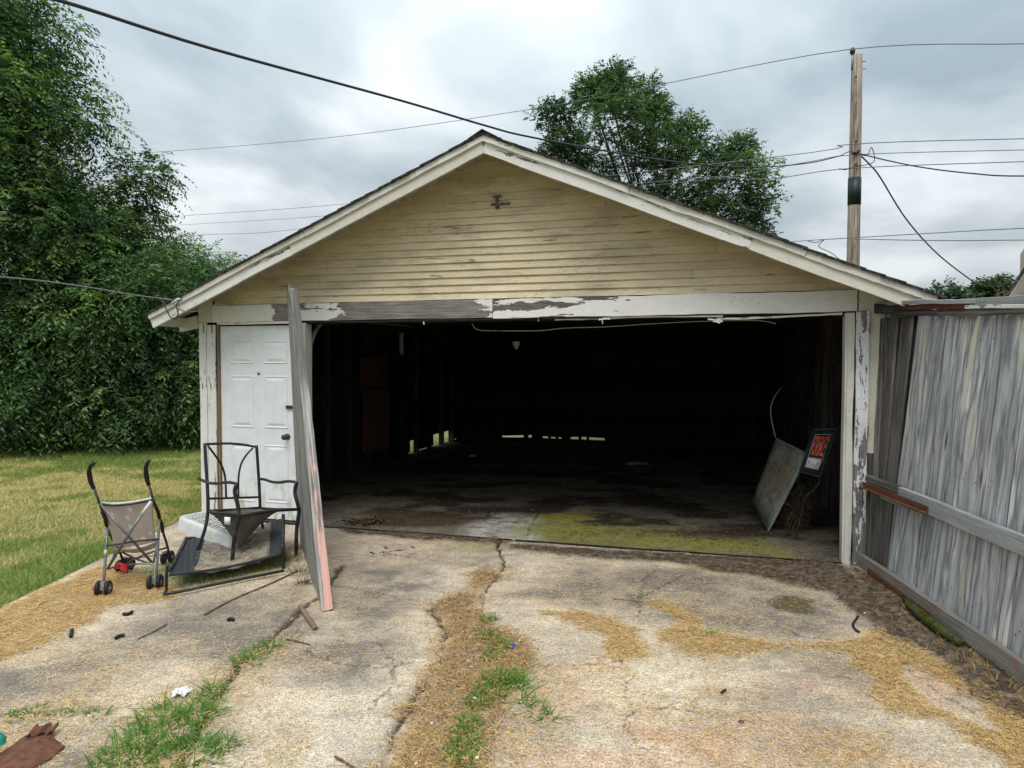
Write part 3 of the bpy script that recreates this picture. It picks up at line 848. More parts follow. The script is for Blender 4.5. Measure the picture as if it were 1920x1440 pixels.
GS = 0.014
gx, gy = np.meshgrid(np.arange(EDGE_X, 4.1, GS), np.arange(2.35, 8.3, GS))
MKD = pfn(gx, gy)
d_main = dline(CRACK_MAIN, gx + (fbm(gx, gy, 22, 3, 71) - .5) * 0.05, gy + (fbm(gx, gy, 22, 3, 72) - .5) * 0.05)
d_j1 = dline(JOINT1, gx + (fbm(gx, gy, 14, 3, 73) - .5) * 0.07, gy)
d_l = dline(CRACK_L, gx + (fbm(gx, gy, 14, 3, 74) - .5) * 0.07, gy)
loc_l = GMI.to_3x3()
ls = (gx - GO.x) * GMI[0][0] + (gy - GO.y) * GMI[0][1]
ld = (gx - GO.x) * GMI[1][0] + (gy - GO.y) * GMI[1][1]     # local depth into the garage
gz = 0.006 * (fbm(gx, gy, 2.5, 4, 75) - 0.5) + 0.003 * (fbm(gx, gy, 40, 2, 76) - .5)
inside_front = ld > -0.02
cw = np.where(gy > 5.15, 1.0, 0.6)
gz = gz - 0.035 * np.clip(1 - d_main / (0.020 * cw), 0, 1) ** 0.7
gz = gz - 0.022 * np.clip(1 - d_j1 / 0.03, 0, 1) ** 0.7
gz = gz - 0.03 * np.clip(1 - d_l / 0.035, 0, 1) ** 0.7
for p in MINOR:
    dm = dline(p, gx + (fbm(gx, gy, 18, 3, 77) - .5) * 0.07, gy + (fbm(gx, gy, 18, 3, 78) - .5) * 0.05)
    gz = gz - 0.012 * np.clip(1 - dm / 0.011, 0, 1)
    MKD.setdefault('cr', np.zeros(gx.shape))
    MKD['cr'] = np.maximum(MKD['cr'], np.clip(1 - dm / 0.010, 0, 1) * 0.8)
gz = gz - 0.02 * MKD['strip'] + 0.02 * MKD['strip'] * fbm(gx, gy, 9, 4, 79)
gz = gz + 0.012 * MKD['straw'] * fbm(gx, gy, 14, 3, 80) + 0.022 * MKD['dirt'] * fbm(gx, gy, 12, 4, 81)
DC = drive_color(gx, gy, MKD)
DC = lerp(DC, (0.035, 0.027, 0.02), np.clip(np.maximum(1 - d_main / (0.016 * cw), 0) * 1.6, 0, 1) * (gy > 5.1) + 0)
DC = lerp(DC, (0.06, 0.045, 0.03), np.clip(1.2 - d_j1 / 0.03, 0, 0.9))
DC = lerp(DC, (0.035, 0.027, 0.02), np.clip(1.2 - d_l / 0.022, 0, 0.9) * np.clip((fbm(gx, gy, 3, 3, 82) - .38) * 6, 0, 1))
DC = lerp(DC, (0.05, 0.04, 0.03), MKD['cr'])
fc = lambda A: (A[:-1, :-1] + A[1:, 1:]) * 0.5
FXc, FYc, FLD, FLS = fc(gx), fc(gy), fc(ld), fc(ls)
in_strip = inside(STRIP, FXc, FYc)
# which side of the crack lines (compare x at the same y)
def xline(pl, y):
    q = sorted([(p[1], p[0]) for p in pl]); return np.interp(y, [a for a, b in q], [b for a, b in q])
mainx = xline(CRACK_MAIN, FYc); j1x = xline(JOINT1, FYc); lx_ = xline(CRACK_L, FYc)
outside_m = FLD < -0.03
right = (FXc > mainx) & outside_m & ~in_strip
leftp = (FXc < j1x) & (FYc < G(0, 1060).y) | (FYc >= G(0, 1060).y) & (FXc < -1.6)
seam_y = xline([(b, a) for a, b in SEAM_D], FXc) if False else np.interp(FXc, *zip(*sorted([(p[0], p[1]) for p in SEAM_D])))
A_ = leftp & outside_m & ~in_strip & (FYc > seam_y)
D_ = leftp & outside_m & ~in_strip & (FYc <= seam_y)
B_ = outside_m & ~in_strip & ~right & ~leftp
for m_ in (right, A_, D_, B_):
    grid_obj('concrete_slab', gx, gy, gz, DC, m_, M['concrete'], soil_under)
grid_obj('soil_strip', gx, gy, gz, DC, in_strip & outside_m, M['concrete'], soil_under)


# ---- blades (grass, straw)
def blade_mesh(name, base, direc, length, width, mat, tint, curve=0.3, parent=None, up=0.0):
    """base (n,3), direc unit (n,3): tapered two-segment blades lying or standing"""
    n = len(base)
    side = np.cross(direc, np.array([0, 0, 1.0])) + RNG.normal(0, 0.25, (n, 3))
    side /= np.linalg.norm(side, axis=1)[:, None] + 1e-9
    bend = RNG.normal(0, 1, (n, 3)); bend[:, 2] = -np.abs(bend[:, 2]) * 0.6 if up else np.abs(bend[:, 2]) * 0.15
    bend *= (curve * length)[:, None] * 0.5
    w = width[:, None] * 0.5
    mid = base + direc * (length * 0.5)[:, None] + bend * 0.35
    tip = base + direc * length[:, None] + bend
    V = np.stack([base - side * w, base + side * w, mid + side * w * 0.8, mid - side * w * 0.8, tip + side * w * 0.15, tip - side * w * 0.15], 1)
    i0 = (np.arange(n) * 6)[:, None]
    F1 = i0 + np.array([[0, 1, 2, 3]]); F2 = i0 + np.array([[3, 2, 4, 5]])
    Fq = np.stack([F1, F2], 1).reshape(-1, 4)
    return mk(name, V.reshape(-1, 3), Fq, mat, parent, False, tint=np.repeat(tint, 2))


def lying(n):
    a = RNG.uniform(0, 2 * math.pi, n); z = RNG.uniform(-0.02, 0.22, n)
    d = np.stack([np.cos(a), np.sin(a), z], 1); return d / np.linalg.norm(d, axis=1)[:, None]


# straw clippings over the drive
NS = 900000
sx = RNG.uniform(EDGE_X, 3.7, NS); sy = 2.4 + (RNG.random(NS) ** 1.35) * 4.2
m = pfn(sx, sy)
sld = (sx - GO.x) * GMI[1][0] + (sy - GO.y) * GMI[1][1]
sparse = np.clip((fbm(sx, sy, 2.0, 4, 91) - 0.40) * 1.6, 0.0, 0.5) * 0.30 * np.clip((6.2 - sy) / 1.5, .15, 1) + 0.012
dens = np.maximum.reduce([m['straw'] ** 0.8 * (.35 + 1.3 * fbm(sx, sy, 5, 3, 92)), m['soft'] * (.1 + .6 * fbm(sx, sy, 4, 3, 93)), m['strip'] * (.2 + .8 * fbm(sx, sy, 5, 3, 94)), m['dirt'] * (.1 + .5 * fbm(sx, sy, 4, 3, 96)), sparse])
keep = (RNG.random(NS) < dens * 0.8) & (sld < -0.05)
sx, sy = sx[keep], sy[keep]; ms = {k: v[keep] for k, v in m.items()}
n = len(sx)
base = np.stack([sx, sy, 0.004 + 0.018 * np.maximum(ms['straw'], ms['strip'] * 0.5) * RNG.random(n)], 1)
ln = RNG.uniform(0.008, 0.040, n) * np.where(RNG.random(n) < 0.025, 2.4, 1)
tint = np.clip(RNG.normal(0.60, 0.30, n) - 0.16 * ms['strip'] - 0.25 * ms['dirt'] + 0.02 * ms['straw'] + .22 * (1 - np.maximum.reduce([ms['straw'], ms['strip'], ms['dirt'], ms['soft']])), 0, 1)
o = blade_mesh('straw', base, lying(n), ln, RNG.uniform(0.0016, 0.0036, n), M['straw'], tint, 0.5)
tag(o, kind='stuff')
# dark crumbs and bark bits in the dirt bands and just inside the door
NS = 60000
sx = RNG.uniform(-2.2, 3.7, NS); sy = RNG.uniform(3.2, 7.6, NS)
m = pfn(sx, sy); keep = RNG.random(NS) < (np.maximum(m['dirt'], m['strip'] * 0.3)) * 0.8
sx, sy = sx[keep], sy[keep]; n = len(sx)
o = blade_mesh('leaf_litter', np.stack([sx, sy, 0.01 + RNG.random(n) * 0.018], 1), lying(n), RNG.uniform(0.006, 0.03, n), RNG.uniform(0.003, 0.009, n), M['straw_dark'], np.clip(RNG.normal(0.35, 0.25, n), 0, 1), 0.4)
tag(o, kind='stuff')

# lawn blades
def lawn_blades(name, n, x0, x1, y0, y1, pw, hmin, hmax, wmul):
    x = RNG.uniform(x0, x1, n); y = y0 + (y1 - y0) * RNG.random(n) ** pw
    edge = EDGE_X + 0.10 * (fbm(x, y, 3, 3, 95) - 0.5)
    k = (x < edge)
    # keep what the picture can see (and a margin)
    k &= (np.abs(x) / np.maximum(y, 0.1) < 0.98)
    x, y = x[k], y[k]; n = len(x)
    a = RNG.uniform(0, 6.283, n); tilt = RNG.uniform(0.15, 0.9, n)
    d = np.stack([np.cos(a) * np.sin(tilt), np.sin(a) * np.sin(tilt), np.cos(tilt)], 1)
    dry = np.clip((fbm(x, y, 0.9, 4, 63) - 0.46) * 6 + (fbm(x, y, 3.0, 4, 64) - .5) * 4 + 0.25, 0, 1)
    near_edge = np.clip(1 - (EDGE_X - x) / 0.7, 0, 1)
    far_g = np.clip((y - 10.5) / 2, 0, 1)
    dry = np.clip(dry + .12 - near_edge * 0.6 - far_g * 0.55, 0, 1)
    t = np.clip(1 - dry * 0.75 + RNG.normal(0, 0.2, n) - 0.12, 0, 1)
    ln = RNG.uniform(hmin, hmax, n) * (1 + 0.8 * near_edge)
    w = RNG.uniform(0.003, 0.006, n) * (0.7 + y / 9 * wmul)
    base = np.stack([x, y, lawn_h(x, y) - 0.002], 1)
    return tag(blade_mesh(name, base, d, ln, w, M['grass'], t, 0.5, up=1), kind='stuff')


lawn_blades('grass', 330000, -14, EDGE_X + 0.08, 4.2, 15.5, 1.15, 0.025, 0.065, 1.0)
# creeping grass on the concrete edge beneath the furniture
gp = gpoly([(240, 1080), (330, 1040), (520, 1030), (535, 1068), (430, 1090), (330, 1105)])
x = RNG.uniform(-4, -1.2, 60000); y = RNG.uniform(4.6, 6.8, 60000)
k = RNG.random(60000) < pmask(gp, x, y, 0.25, 0.15, 99) * 0.55
x, y = x[k], y[k]; n = len(x)
a = RNG.uniform(0, 6.283, n); tl = RNG.uniform(0.2, 1.2, n)
o = blade_mesh('creeping_grass', np.stack([x, y, np.zeros(n)], 1), np.stack([np.cos(a) * np.sin(tl), np.sin(a) * np.sin(tl), np.cos(tl)], 1), RNG.uniform(0.02, 0.05, n), RNG.uniform(0.003, 0.005, n), M['grass'], np.clip(RNG.normal(0.7, 0.25, n), 0, 1), 0.5, up=1)
tag(o, kind='stuff')


def clump(name, label, spots, blades, length, cat='grass tuft', group=None, width=0.0075):
    blades = blades * 2.1
    """spots: (px, py, radius_m)"""
    B, D, L_, = [], [], []
    for (px, py, rad) in spots:
        c = G(px, py)
        n = int(blades * rad / 0.06)
        r = rad * np.sqrt(RNG.random(n)); a = RNG.uniform(0, 6.283, n)
        bx_, by_ = c.x + r * np.cos(a), c.y + r * np.sin(a)
        a2 = a + RNG.normal(0, 0.8, n); tl = RNG.uniform(0.35, 1.45, n)
        B.append(np.stack([bx_, by_, np.full(n, -0.006)], 1))
        D.append(np.stack([np.cos(a2) * np.sin(tl), np.sin(a2) * np.sin(tl), np.cos(tl)], 1))
        L_.append(RNG.uniform(0.4, 1.0, n) * length)
    B, D, L_ = np.concatenate(B), np.concatenate(D), np.concatenate(L_)
    n = len(B)
    o = blade_mesh(name, B, D, L_, RNG.uniform(0.6, 1.2, n) * width, M['weed'], np.clip(RNG.normal(0.5, 0.28, n), 0, 1), 0.7, up=1)
    if label: tag(o, label, cat, group)
    return o


clump('grass_clump', 'large sprawling green grass clump beside the white crumpled paper in the drive joint',
      [(270, 1400, .16), (320, 1375, .15), (230, 1425, .12), (350, 1420, .14), (375, 1340, .09), (300, 1345, .10), (400, 1300, .06), (420, 1400, .05)], 44, 0.11)
clump('grass_clump', 'small green grass clump in the drive joint nearer the leaning plank', [(490, 1220, .08), (465, 1240, .08), (510, 1210, .05)], 34, 0.08)
clump('grass_clump', 'thin row of grass sprouts along the slab seam left of the rusty scrap metal', [(20, 1345, .06), (60, 1335, .06), (110, 1345, .05), (130, 1338, .04), (180, 1340, .05)], 22, 0.07)
clump('grass_clump', 'chain of small green weeds at the top of the brown soil strip', [(915, 1163, .05), (905, 1190, .05), (928, 1200, .06), (938, 1212, .05), (922, 1232, .05)], 44, 0.07)
clump('grass_clump', 'bushy dark green grass clump midway along the brown soil strip', [(950, 1272, .09), (930, 1280, .07), (915, 1300, .07), (895, 1318, .05), (972, 1285, .05)], 60, 0.09)
clump('grass_clump', 'bright green grass clump lowest on the brown soil strip', [(878, 1360, .05), (872, 1385, .055), (868, 1410, .06), (862, 1428, .045)], 60, 0.08)
clump('grass_clump', 'small green tuft standing in straw right of the drive centre', [(1318, 1190, .05), (1335, 1192, .04)], 50, 0.06)
clump('grass_clump', 'tiny green sprout in straw by the edge of the grey stained slab', [(1387, 1203, .03)], 50, 0.05)
clump('grass_clump', 'faint green tuft beside the square white paper scrap near the fence', [(1690, 1222, .06), (1705, 1228, .04)], 40, 0.06)
# a rooted runner
rb = clump('grass_runner', 'long flattened grass runner trailing from the soil strip over pale concrete', [(990, 1320, .03), (1010, 1335, .03), (1030, 1345, .03), (975, 1310, .03)], 22, 0.13)
# dry stems by the fence foot and the plank foot
def dry_tuft(label, spots, mat, n0, length):
    B, D, L_ = [], [], []
    for px, py, rad in spots:
        c = G(px, py); n = n0
        r = rad * np.sqrt(RNG.random(n)); a = RNG.uniform(0, 6.283, n); tl = RNG.uniform(0.1, 1.3, n)
        B.append(np.stack([c.x + r * np.cos(a), c.y + r * np.sin(a), np.zeros(n)], 1))
        D.append(np.stack([np.cos(a) * np.sin(tl), np.sin(a) * np.sin(tl), np.cos(tl)], 1)); L_.append(RNG.uniform(.3, 1, n) * length)
    B, D, L_ = map(np.concatenate, (B, D, L_)); n = len(B)
    return tag(blade_mesh('dry_grass', B, D, L_, RNG.uniform(.0015, .003, n), mat, np.clip(RNG.normal(.5, .25, n), 0, 1), 0.7, up=1), label, 'dry grass')
dry_tuft('dead brown grass clump heaped at the foot of the leaning plank', [(552, 1050, .08), (562, 1075, .07), (568, 1095, .05), (556, 1030, .06)], M['straw_dark'], 130, 0.12)
dry_tuft('dry upright stems along the foot of the grey fence', [(1700 + i * 24 + random.uniform(-8, 8), 1150 + i * 19, .07) for i in range(11)], M['straw'], 26, 0.12)

# ------------------------------------------------------------------ GARAGE
g = thing('garage', 'old wooden two-car garage with peeling cream gable, white side door and open dark bay', 'garage', GO, GA)
HW, DEP, OVH, OVS = 3.243, 7.6, 0.40, 3.50
RT, SL = 3.645, 0.421           # roof top height at the ridge, slope


def roof(s): return RT - SL * abs(s)


def lb(name, mat, a, b, wd, w, t, **k): return board(name, mat, a, b, wd, w, t, parent=g, local=True, **k)


def lbox(name, mat, a, b, parent=None):
    return mk(name, *box_vf(a, b), mat, parent or g, local=True)


# siding courses of the gable
EXPO = 0.0690
joints = {1: -1.15, 2: 1.75, 4: -1.75, 5: 1.95, 7: 0.55, 9: -0.9, 11: 1.0}
HB0 = 2.237
NCO = int((roof(0) - 0.06 - HB0) / EXPO)
rs = random.Random(3)
for i in range(NCO + 1):
    hb = HB0 + i * EXPO; ht = hb + EXPO + 0.012
    lim = lambda h: min(3.07, (RT - 0.035 - h) / SL)
    if lim(hb) < 0.06: break
    cuts = [-lim(hb)] + ([joints[i]] if i in joints else []) + [lim(hb)]
    for a, b in zip(cuts[:-1], cuts[1:]):
        V, Fc = [], []
        n = max(3, int((b - a) / 0.25)); a2 = max(a, -lim(ht)) if a == cuts[0] else a + 0.0015; b2 = min(b, lim(ht)) if b == cuts[-1] else b - 0.0015
        if a2 >= b2: a2 = b2 = (a + b) / 2; a2 -= .01; b2 += .01
        if a != cuts[0]: a += 0.0015
        if b != cuts[-1]: b -= 0.0015
        for k in range(n + 1):
            u = k / n; sb = a + (b - a) * u; st_ = a2 + (b2 - a2) * u
            wv = rs.uniform(-0.0012, 0.0012); wy = rs.uniform(-0.0008, 0.0008)
            V += [(sb, -0.024 + wy, hb + wv), (sb, -0.004, hb + wv), (st_, 0.0, ht), (st_, -0.004, ht)]
        for k in range(n):
            q = k * 4
            for j in range(4): Fc.append((q + j, q + (j + 1) % 4, q + 4 + (j + 1) % 4, q + 4 + j)[::-1])
        Fc += [(0, 1, 2, 3), (n * 4 + 3, n * 4 + 2, n * 4 + 1, n * 4)]
        mk('siding_board', V, Fc, M['siding'], g, False, True)
# sheathing behind the gable
mk('gable_backing', [(-3.2, .012, 2.2), (3.2, .012, 2.2), (3.2, .012, roof(3.2) - .05), (0, .012, roof(0) - .05), (-3.2, .012, roof(3.2) - .05),
                     (-3.2, .035, 2.2), (3.2, .035, 2.2), (3.2, .035, roof(3.2) - .05), (0, .035, roof(0) - .05), (-3.2, .035, roof(3.2) - .05)],
   [(0, 1, 2, 3, 4), (9, 8, 7, 6, 5), (0, 5, 6, 1), (1, 6, 7, 2), (2, 7, 8, 3), (3, 8, 9, 4), (4, 9, 5, 0)], M['in_wood'], g, local=True)

# header boards over the openings
lb('header_board', M['header_left'], (-3.08, -0.034, 2.146), (-0.035, -0.034, 2.146), (0, 0, 1), 0.172, 0.026, n=26, jit=0.002, seed=5)
lb('header_board', M['header_right'], (-0.030, -0.036, 2.140), (3.035, -0.036, 2.146), (0, 0, 1), 0.174, 0.026, n=30, jit=0.003, seed=6)
lb('lintel', M['in_frame'], (-2.1, 0.03, 2.10), (3.05, 0.03, 2.10), (0, 0, 1), 0.14, 0.07, n=6)
lb('header_drip', M['white_trim'], (-3.02, -0.030, 2.047), (-2.06, -0.030, 2.047), (0, 0, 1), 0.026, 0.024, n=6)
lb('splintered_strip', M['in_frame'], (-1.95, -0.028, 2.047), (1.0, -0.028, 2.046), (0, 0, 1), 0.016, 0.022, n=24, jit=0.004)
lb('splintered_strip', M['jamb'], (0.55, -0.020, 2.036), (2.0, -0.022, 2.046), (0, 0, 1), 0.014, 0.020, n=18, jit=0.004)
lb('loose_strip', M['white_trim'], (1.95, -0.03, 2.015), (2.93, -0.02, 2.043), (0, 0, 1), 0.018, 0.012, n=12, jit=0.003)
# torn paint curls hanging under the header
for (s_, h_, a_, l_) in [(-0.72, 2.03, 1.3, .05), (0.95, 2.03, .1, .10), (0.98, 2.02, 1.5, .06), (1.88, 2.02, .4, .13), (1.92, 2.0, -.5, .07), (0.40, 2.035, 1.5, .04)]:
    lb('paint_curl', M['white_clean'], (s_, -0.045, h_), (s_ + math.cos(a_) * l_, -0.052, h_ - abs(math.sin(a_)) * l_ * .7 + .01), (0, 0, 1), 0.014, 0.003, n=4, jit=0.003)
lb('corner_block', M['beige'], (-3.243, -0.032, 2.185), (-3.085, -0.032, 2.185), (0, 0, 1), 0.25, 0.03, n=3)
lb('end_board', M['beige'], (3.145, -0.032, 0.05), (3.145, -0.032, 2.28), (1, 0, 0), 0.195, 0.024, n=8)
lb('corner_board', M['white_trim'], (-3.20, -0.030, 0.02), (-3.20, -0.030, 2.055), (1, 0, 0), 0.086, 0.026, n=8)
lb('corner_board', M['white_clean'], (-3.255, 0.04, 0.02), (-3.255, 0.04, 2.055), (0, 1, 0), 0.10, 0.022, n=8)
lb('door_casing', M['white_trim'], (-3.105, -0.024, 0.02), (-3.105, -0.024, 2.034), (1, 0, 0), 0.10, 0.022, n=8)
lb('door_stop', M['brown_strip'], (-3.04, 0.004, 0.02), (-3.04, 0.004, 2.03), (1, 0, 0), 0.028, 0.03, n=4)
lb('door_casing', M['white_trim'], (-2.055, -0.024, 0.02), (-2.055, -0.024, 2.034), (1, 0, 0), 0.09, 0.022, n=8)
lb('door_sill', M['in_frame'], (-3.05, 0.02, 0.012), (-2.1, 0.02, 0.012), (0, 1, 0), 0.10, 0.02, n=3)

# ---- side door: six raised panels, knob, peephole
door = mk('side_door', *box_vf((-3.022, 0.012, 0.035), (-2.105, 0.052, 2.02)), M['door'], g, local=True)


def door_panel(s0, s1, h0, h1):
    V, Fc = [], []
    prof = [(0.0, 0.0), (0.010, -0.007), (0.022, -0.001), (0.026, -0.001), (0.052, -0.009)]
    for k, (o_, y) in enumerate(prof):
        V += [(s0 + o_, 0.012 + y - .0005, h0 + o_), (s1 - o_, 0.012 + y - .0005, h0 + o_), (s1 - o_, 0.012 + y - .0005, h1 - o_), (s0 + o_, 0.012 + y - .0005, h1 - o_)]
        if k:
            b = 4 * (k - 1)
            for j in range(4): Fc.append((b + j, b + (j + 1) % 4, b + 4 + (j + 1) % 4, b + 4 + j))
    b = 4 * (len(prof) - 1); Fc.append((b, b + 1, b + 2, b + 3))
    mk('door_panel', V, Fc, M['door'], door, local=True)


PMAT[door.name] = GM
for (a, b) in ((-2.905, -2.625), (-2.505, -2.225)):
    door_panel(a, b, 1.63, 1.87); door_panel(a, b, 0.97, 1.51); door_panel(a, b, 0.20, 0.80)


def lathe(name, prof, mat, parent, c, axis='y', n=16, local=True):
    V, Fc = [], []
    for (r, a) in prof:
        for k in range(n):
            t = 2 * math.pi * k / n
            if axis == 'y': V.append((c[0] + r * math.cos(t), c[1] + a, c[2] + r * math.sin(t)))
            elif axis == 'z': V.append((c[0] + r * math.cos(t), c[1] + r * math.sin(t), c[2] + a))
            else: V.append((c[0] + a, c[1] + r * math.cos(t), c[2] + r * math.sin(t)))
    for i in range(len(prof) - 1):
        for k in range(n): Fc.append((i * n + k, i * n + (k + 1) % n, (i + 1) * n + (k + 1) % n, (i + 1) * n + k))
    Fc.append(tuple(range(n))); Fc.append(tuple((len(prof) - 1) * n + k for k in range(n - 1, -1, -1)))
    return mk(name, V, Fc, mat, parent, True, local)


kp = WL(538, 819, 0.0)
lathe('door_knob', [(0.032, 0.012), (0.032, 0.004), (0.012, 0.0), (0.011, -0.022), (0.022, -0.030), (0.029, -0.045), (0.028, -0.058), (0.016, -0.066), (0.002, -0.067)], M['insulator'], door, (kp.x, 0.0, kp.z))
lathe('peephole', [(0.014, 0.012), (0.014, 0.006), (0.008, 0.004), (0.001, 0.004)], M['grey_metal'], door, (-2.565, 0.0, 1.53), n=12)
lt = WL(541, 763, 0.0)
mk('latch_plate', *box_vf((lt.x - .03, -.006, lt.z - .018), (lt.x + .05, .012, lt.z + .014)), M['insulator'], door, local=True)

# ---- jambs and post at the right of the bay
lb('bay_jamb', M['jamb'], (2.975, 0.02, 0.0), (2.975, 0.02, 2.05), (0, 1, 0), 0.12, 0.05, n=12, jit=0.003)
lb('bay_jamb', M['jamb'], (2.992, -0.045, 0.0), (2.992, -0.045, 2.05), (1, 0, 0), 0.05, 0.02, n=14, jit=0.003)
lb('bay_post', M['post_peel'], (3.072, -0.050, 0.0), (3.078, -0.050, 2.055), (1, 0, 0), 0.095, 0.045, n=16, jit=0.003, jag=0.02)
lb('bay_jamb', M['jamb'], (-2.005, 0.02, 0.0), (-2.005, 0.02, 2.04), (0, 1, 0), 0.12, 0.03, n=6)
for hh in (1.93, 1.10, 0.62):
    mk('hinge_leaf', *box_vf((3.118, -0.082, hh - .045), (3.128, -0.073, hh + .045)), M['brass'], g, local=True)

# ---- rake boards
ang = math.atan(SL)
for sg in (-1, 1):
    def rp(s, off, d): return (sg * s, d, roof(s) - off)
    # lower rake (wide) and the trim board above it, several lengths
    for (s0, s1, m_) in ([(0.0, 1.9, 0), (1.902, 3.50, 1)] if sg < 0 else [(0.0, 2.2, 1), (2.202, 3.50, 0)]):
        lb('rake_board', M['white_trim'] if m_ else M['beige'], rp(s0, 0.139, -OVH), rp(s1, 0.139, -OVH), (0, 0, 1), 0.096, 0.024, n=12, jit=0.002, seed=int(s0 * 10) + 3)
    for (s0, s1, o_) in ([(0.0, 0.62, 0), (0.623, 1.75, .003), (1.753, 3.52, 0)] if sg < 0 else [(0.0, 1.25, 0), (1.253, 1.72, .004), (1.723, 2.6, 0), (2.603, 3.1, .004), (3.103, 3.50, 0)]):
        lb('rake_trim', M['white_trim'] if int(s0 * 3) % 2 == 0 else M['jamb'], rp(s0, 0.058 + o_, -OVH - 0.022 + o_), rp(s1, 0.058 + o_ * 2, -OVH - 0.022 + o_), (0, 0, 1), 0.062, 0.024, n=12, jit=0.0025, jag=0.006, seed=int(s0 * 10) + 9)
    # roof deck boards running back along the ridge, seen as the soffit
    nb = 19; wb = OVS / math.cos(ang) / nb
    for k in range(nb):
        s = (k + 0.5) * wb * math.cos(ang)
        hh = roof(s) - 0.052
        lb('roof_board', M['soffit'] if k >= 0 else None, (sg * s, -OVH + 0.014, hh), (sg * s, 0.006, hh), (math.cos(ang) * sg, 0, -math.sin(ang)), wb - 0.005, 0.018, n=2, jit=0.0012)
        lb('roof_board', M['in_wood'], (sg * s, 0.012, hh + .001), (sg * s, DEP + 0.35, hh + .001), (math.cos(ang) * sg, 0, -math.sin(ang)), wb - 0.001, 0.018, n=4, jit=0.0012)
    # shingle courses
    nsft = 26; ws = (OVS + 0.03) / math.cos(ang) / nsft
    for k in range(nsft):
        sA = k * ws * math.cos(ang); sB = (k + 1.25) * ws * math.cos(ang)
        V = []; Fc = []
        nn = 34
        for j in range(nn + 1):
            y = -OVH - 0.045 - (0.012 * rs.random() if j == 0 else 0) + (DEP + 0.8) * (j / nn) ** 1.6
            up = 0.0035 * rs.random()
            lift = rs.uniform(0, 0.007)
            V += [(sg * sA, y, roof(sA) - 0.040), (sg * sB, y, roof(sB) - 0.040 + .006), (sg * sB, y, roof(sB) - 0.018 + lift), (sg * sA, y, roof(sA) - 0.024 + up)]
        for j in range(nn):
            q = j * 4
            for i in range(4): Fc.append((q + i, q + (i + 1) % 4, q + 4 + (i + 1) % 4, q + 4 + i))
        Fc += [(3, 2, 1, 0), (nn * 4, nn * 4 + 1, nn * 4 + 2, nn * 4 + 3)]
        mk('shingle_course', V, Fc, M['shingle'], g, False, True)
    # fascia along the eave and rafter tail piece
    lb('eave_fascia', M['beige'], (sg * 3.45, -OVH + 0.02, roof(3.45) - 0.13), (sg * 3.45, DEP + .3, roof(3.45) - 0.13), (0, 0, 1), 0.10, 0.02, n=6)
    lb('lookout', M['beige'], (sg * 3.26, -0.02, 2.07), (sg * 3.50, -0.02, 2.03), (0, 0, 1), 0.13, 0.03, n=2)
mk('ridge_cap', [(-0.13, -OVH - .05, roof(.13) - .01), (0, -OVH - .055, RT + .006), (0.13, -OVH - .05, roof(.13) - .01), (0.13, -OVH - .05, roof(.13) - .022), (0, -OVH - .055, RT - .008), (-0.13, -OVH - .05, roof(.13) - .022),
                 (-0.13, DEP + .35, roof(.13) - .01), (0, DEP + .35, RT + .006), (0.13, DEP + .35, roof(.13) - .01), (0.13, DEP + .35, roof(.13) - .022), (0, DEP + .35, RT - .008), (-0.13, DEP + .35, roof(.13) - .022)],
   [(0, 1, 2, 3, 4, 5), (6, 7, 1, 0), (7, 8, 2, 1), (8, 9, 3, 2), (9, 10, 4, 3), (10, 11, 5, 4), (11, 6, 0, 5), (11, 10, 9, 8, 7, 6)], M['shingle'], g, local=True)
lb('ridge_board', M['in_frame'], (0, 0.05, RT - .12), (0, DEP, RT - .12), (0, 0, 1), 0.10, 0.03, n=2)

# ---- walls: horizontal boards on studs; rotted openings low on the left and back walls
LG = [(5.28, 5.62), (6.38, 6.80), (6.95, 7.25)]
BG = [(-2.2, -1.75), (-1.68, -1.58), (-1.35, -1.24), (-1.18, -.97), (-.78, -.62), (-.56, -.10)]


def segs(lo, hi, gaps):
    out, a = [], lo
    for x, y in gaps: out.append((a, x)); a = y
    return out + [(a, hi)]


BW = 0.205
for k in range(11):
    h0 = 0.03 + k * BW; h1 = h0 + BW - 0.002
    for sd in (-1, 1):
        if h0 > 2.18: continue
        sx_ = sd * (HW - 0.012)
        pieces = segs(0.0, DEP, LG) if (k == 0 and sd < 0) else [(0.0, DEP)]
        for a, b in pieces:
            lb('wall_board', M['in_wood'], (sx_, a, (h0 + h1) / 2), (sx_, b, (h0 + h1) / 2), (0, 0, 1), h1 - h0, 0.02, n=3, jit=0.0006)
    pieces = segs(-HW + .03, HW - .03, BG) if k == 0 else [(-HW + .03, HW - .03)]
    for a, b in pieces:
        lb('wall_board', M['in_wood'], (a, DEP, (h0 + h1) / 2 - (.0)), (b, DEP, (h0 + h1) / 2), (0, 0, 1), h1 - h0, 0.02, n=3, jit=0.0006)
# added sheets outside the boards block light leaks, open only at the rotted places
for a_, b_ in (((-HW - .012, .02, .24), (-HW - .004, DEP + .02, 2.24)), ((HW + .004, .02, -.05), (HW + .012, DEP + .02, 2.24)), ((-HW - .012, DEP + .013, .24), (HW + .012, DEP + .021, 2.6)),
               ((-HW - .012, .02, -.05), (-HW - .004, 5.27, .238)), ((-HW - .012, 7.27, -.05), (-HW - .004, DEP + .02, .238)), ((-.05, DEP + .013, .03), (HW, DEP + .021, .238)), ((-HW, DEP + .013, .03), (-2.3, DEP + .021, .238))):
    lbox('light_block_sheet', M['in_wood'], a_, b_)
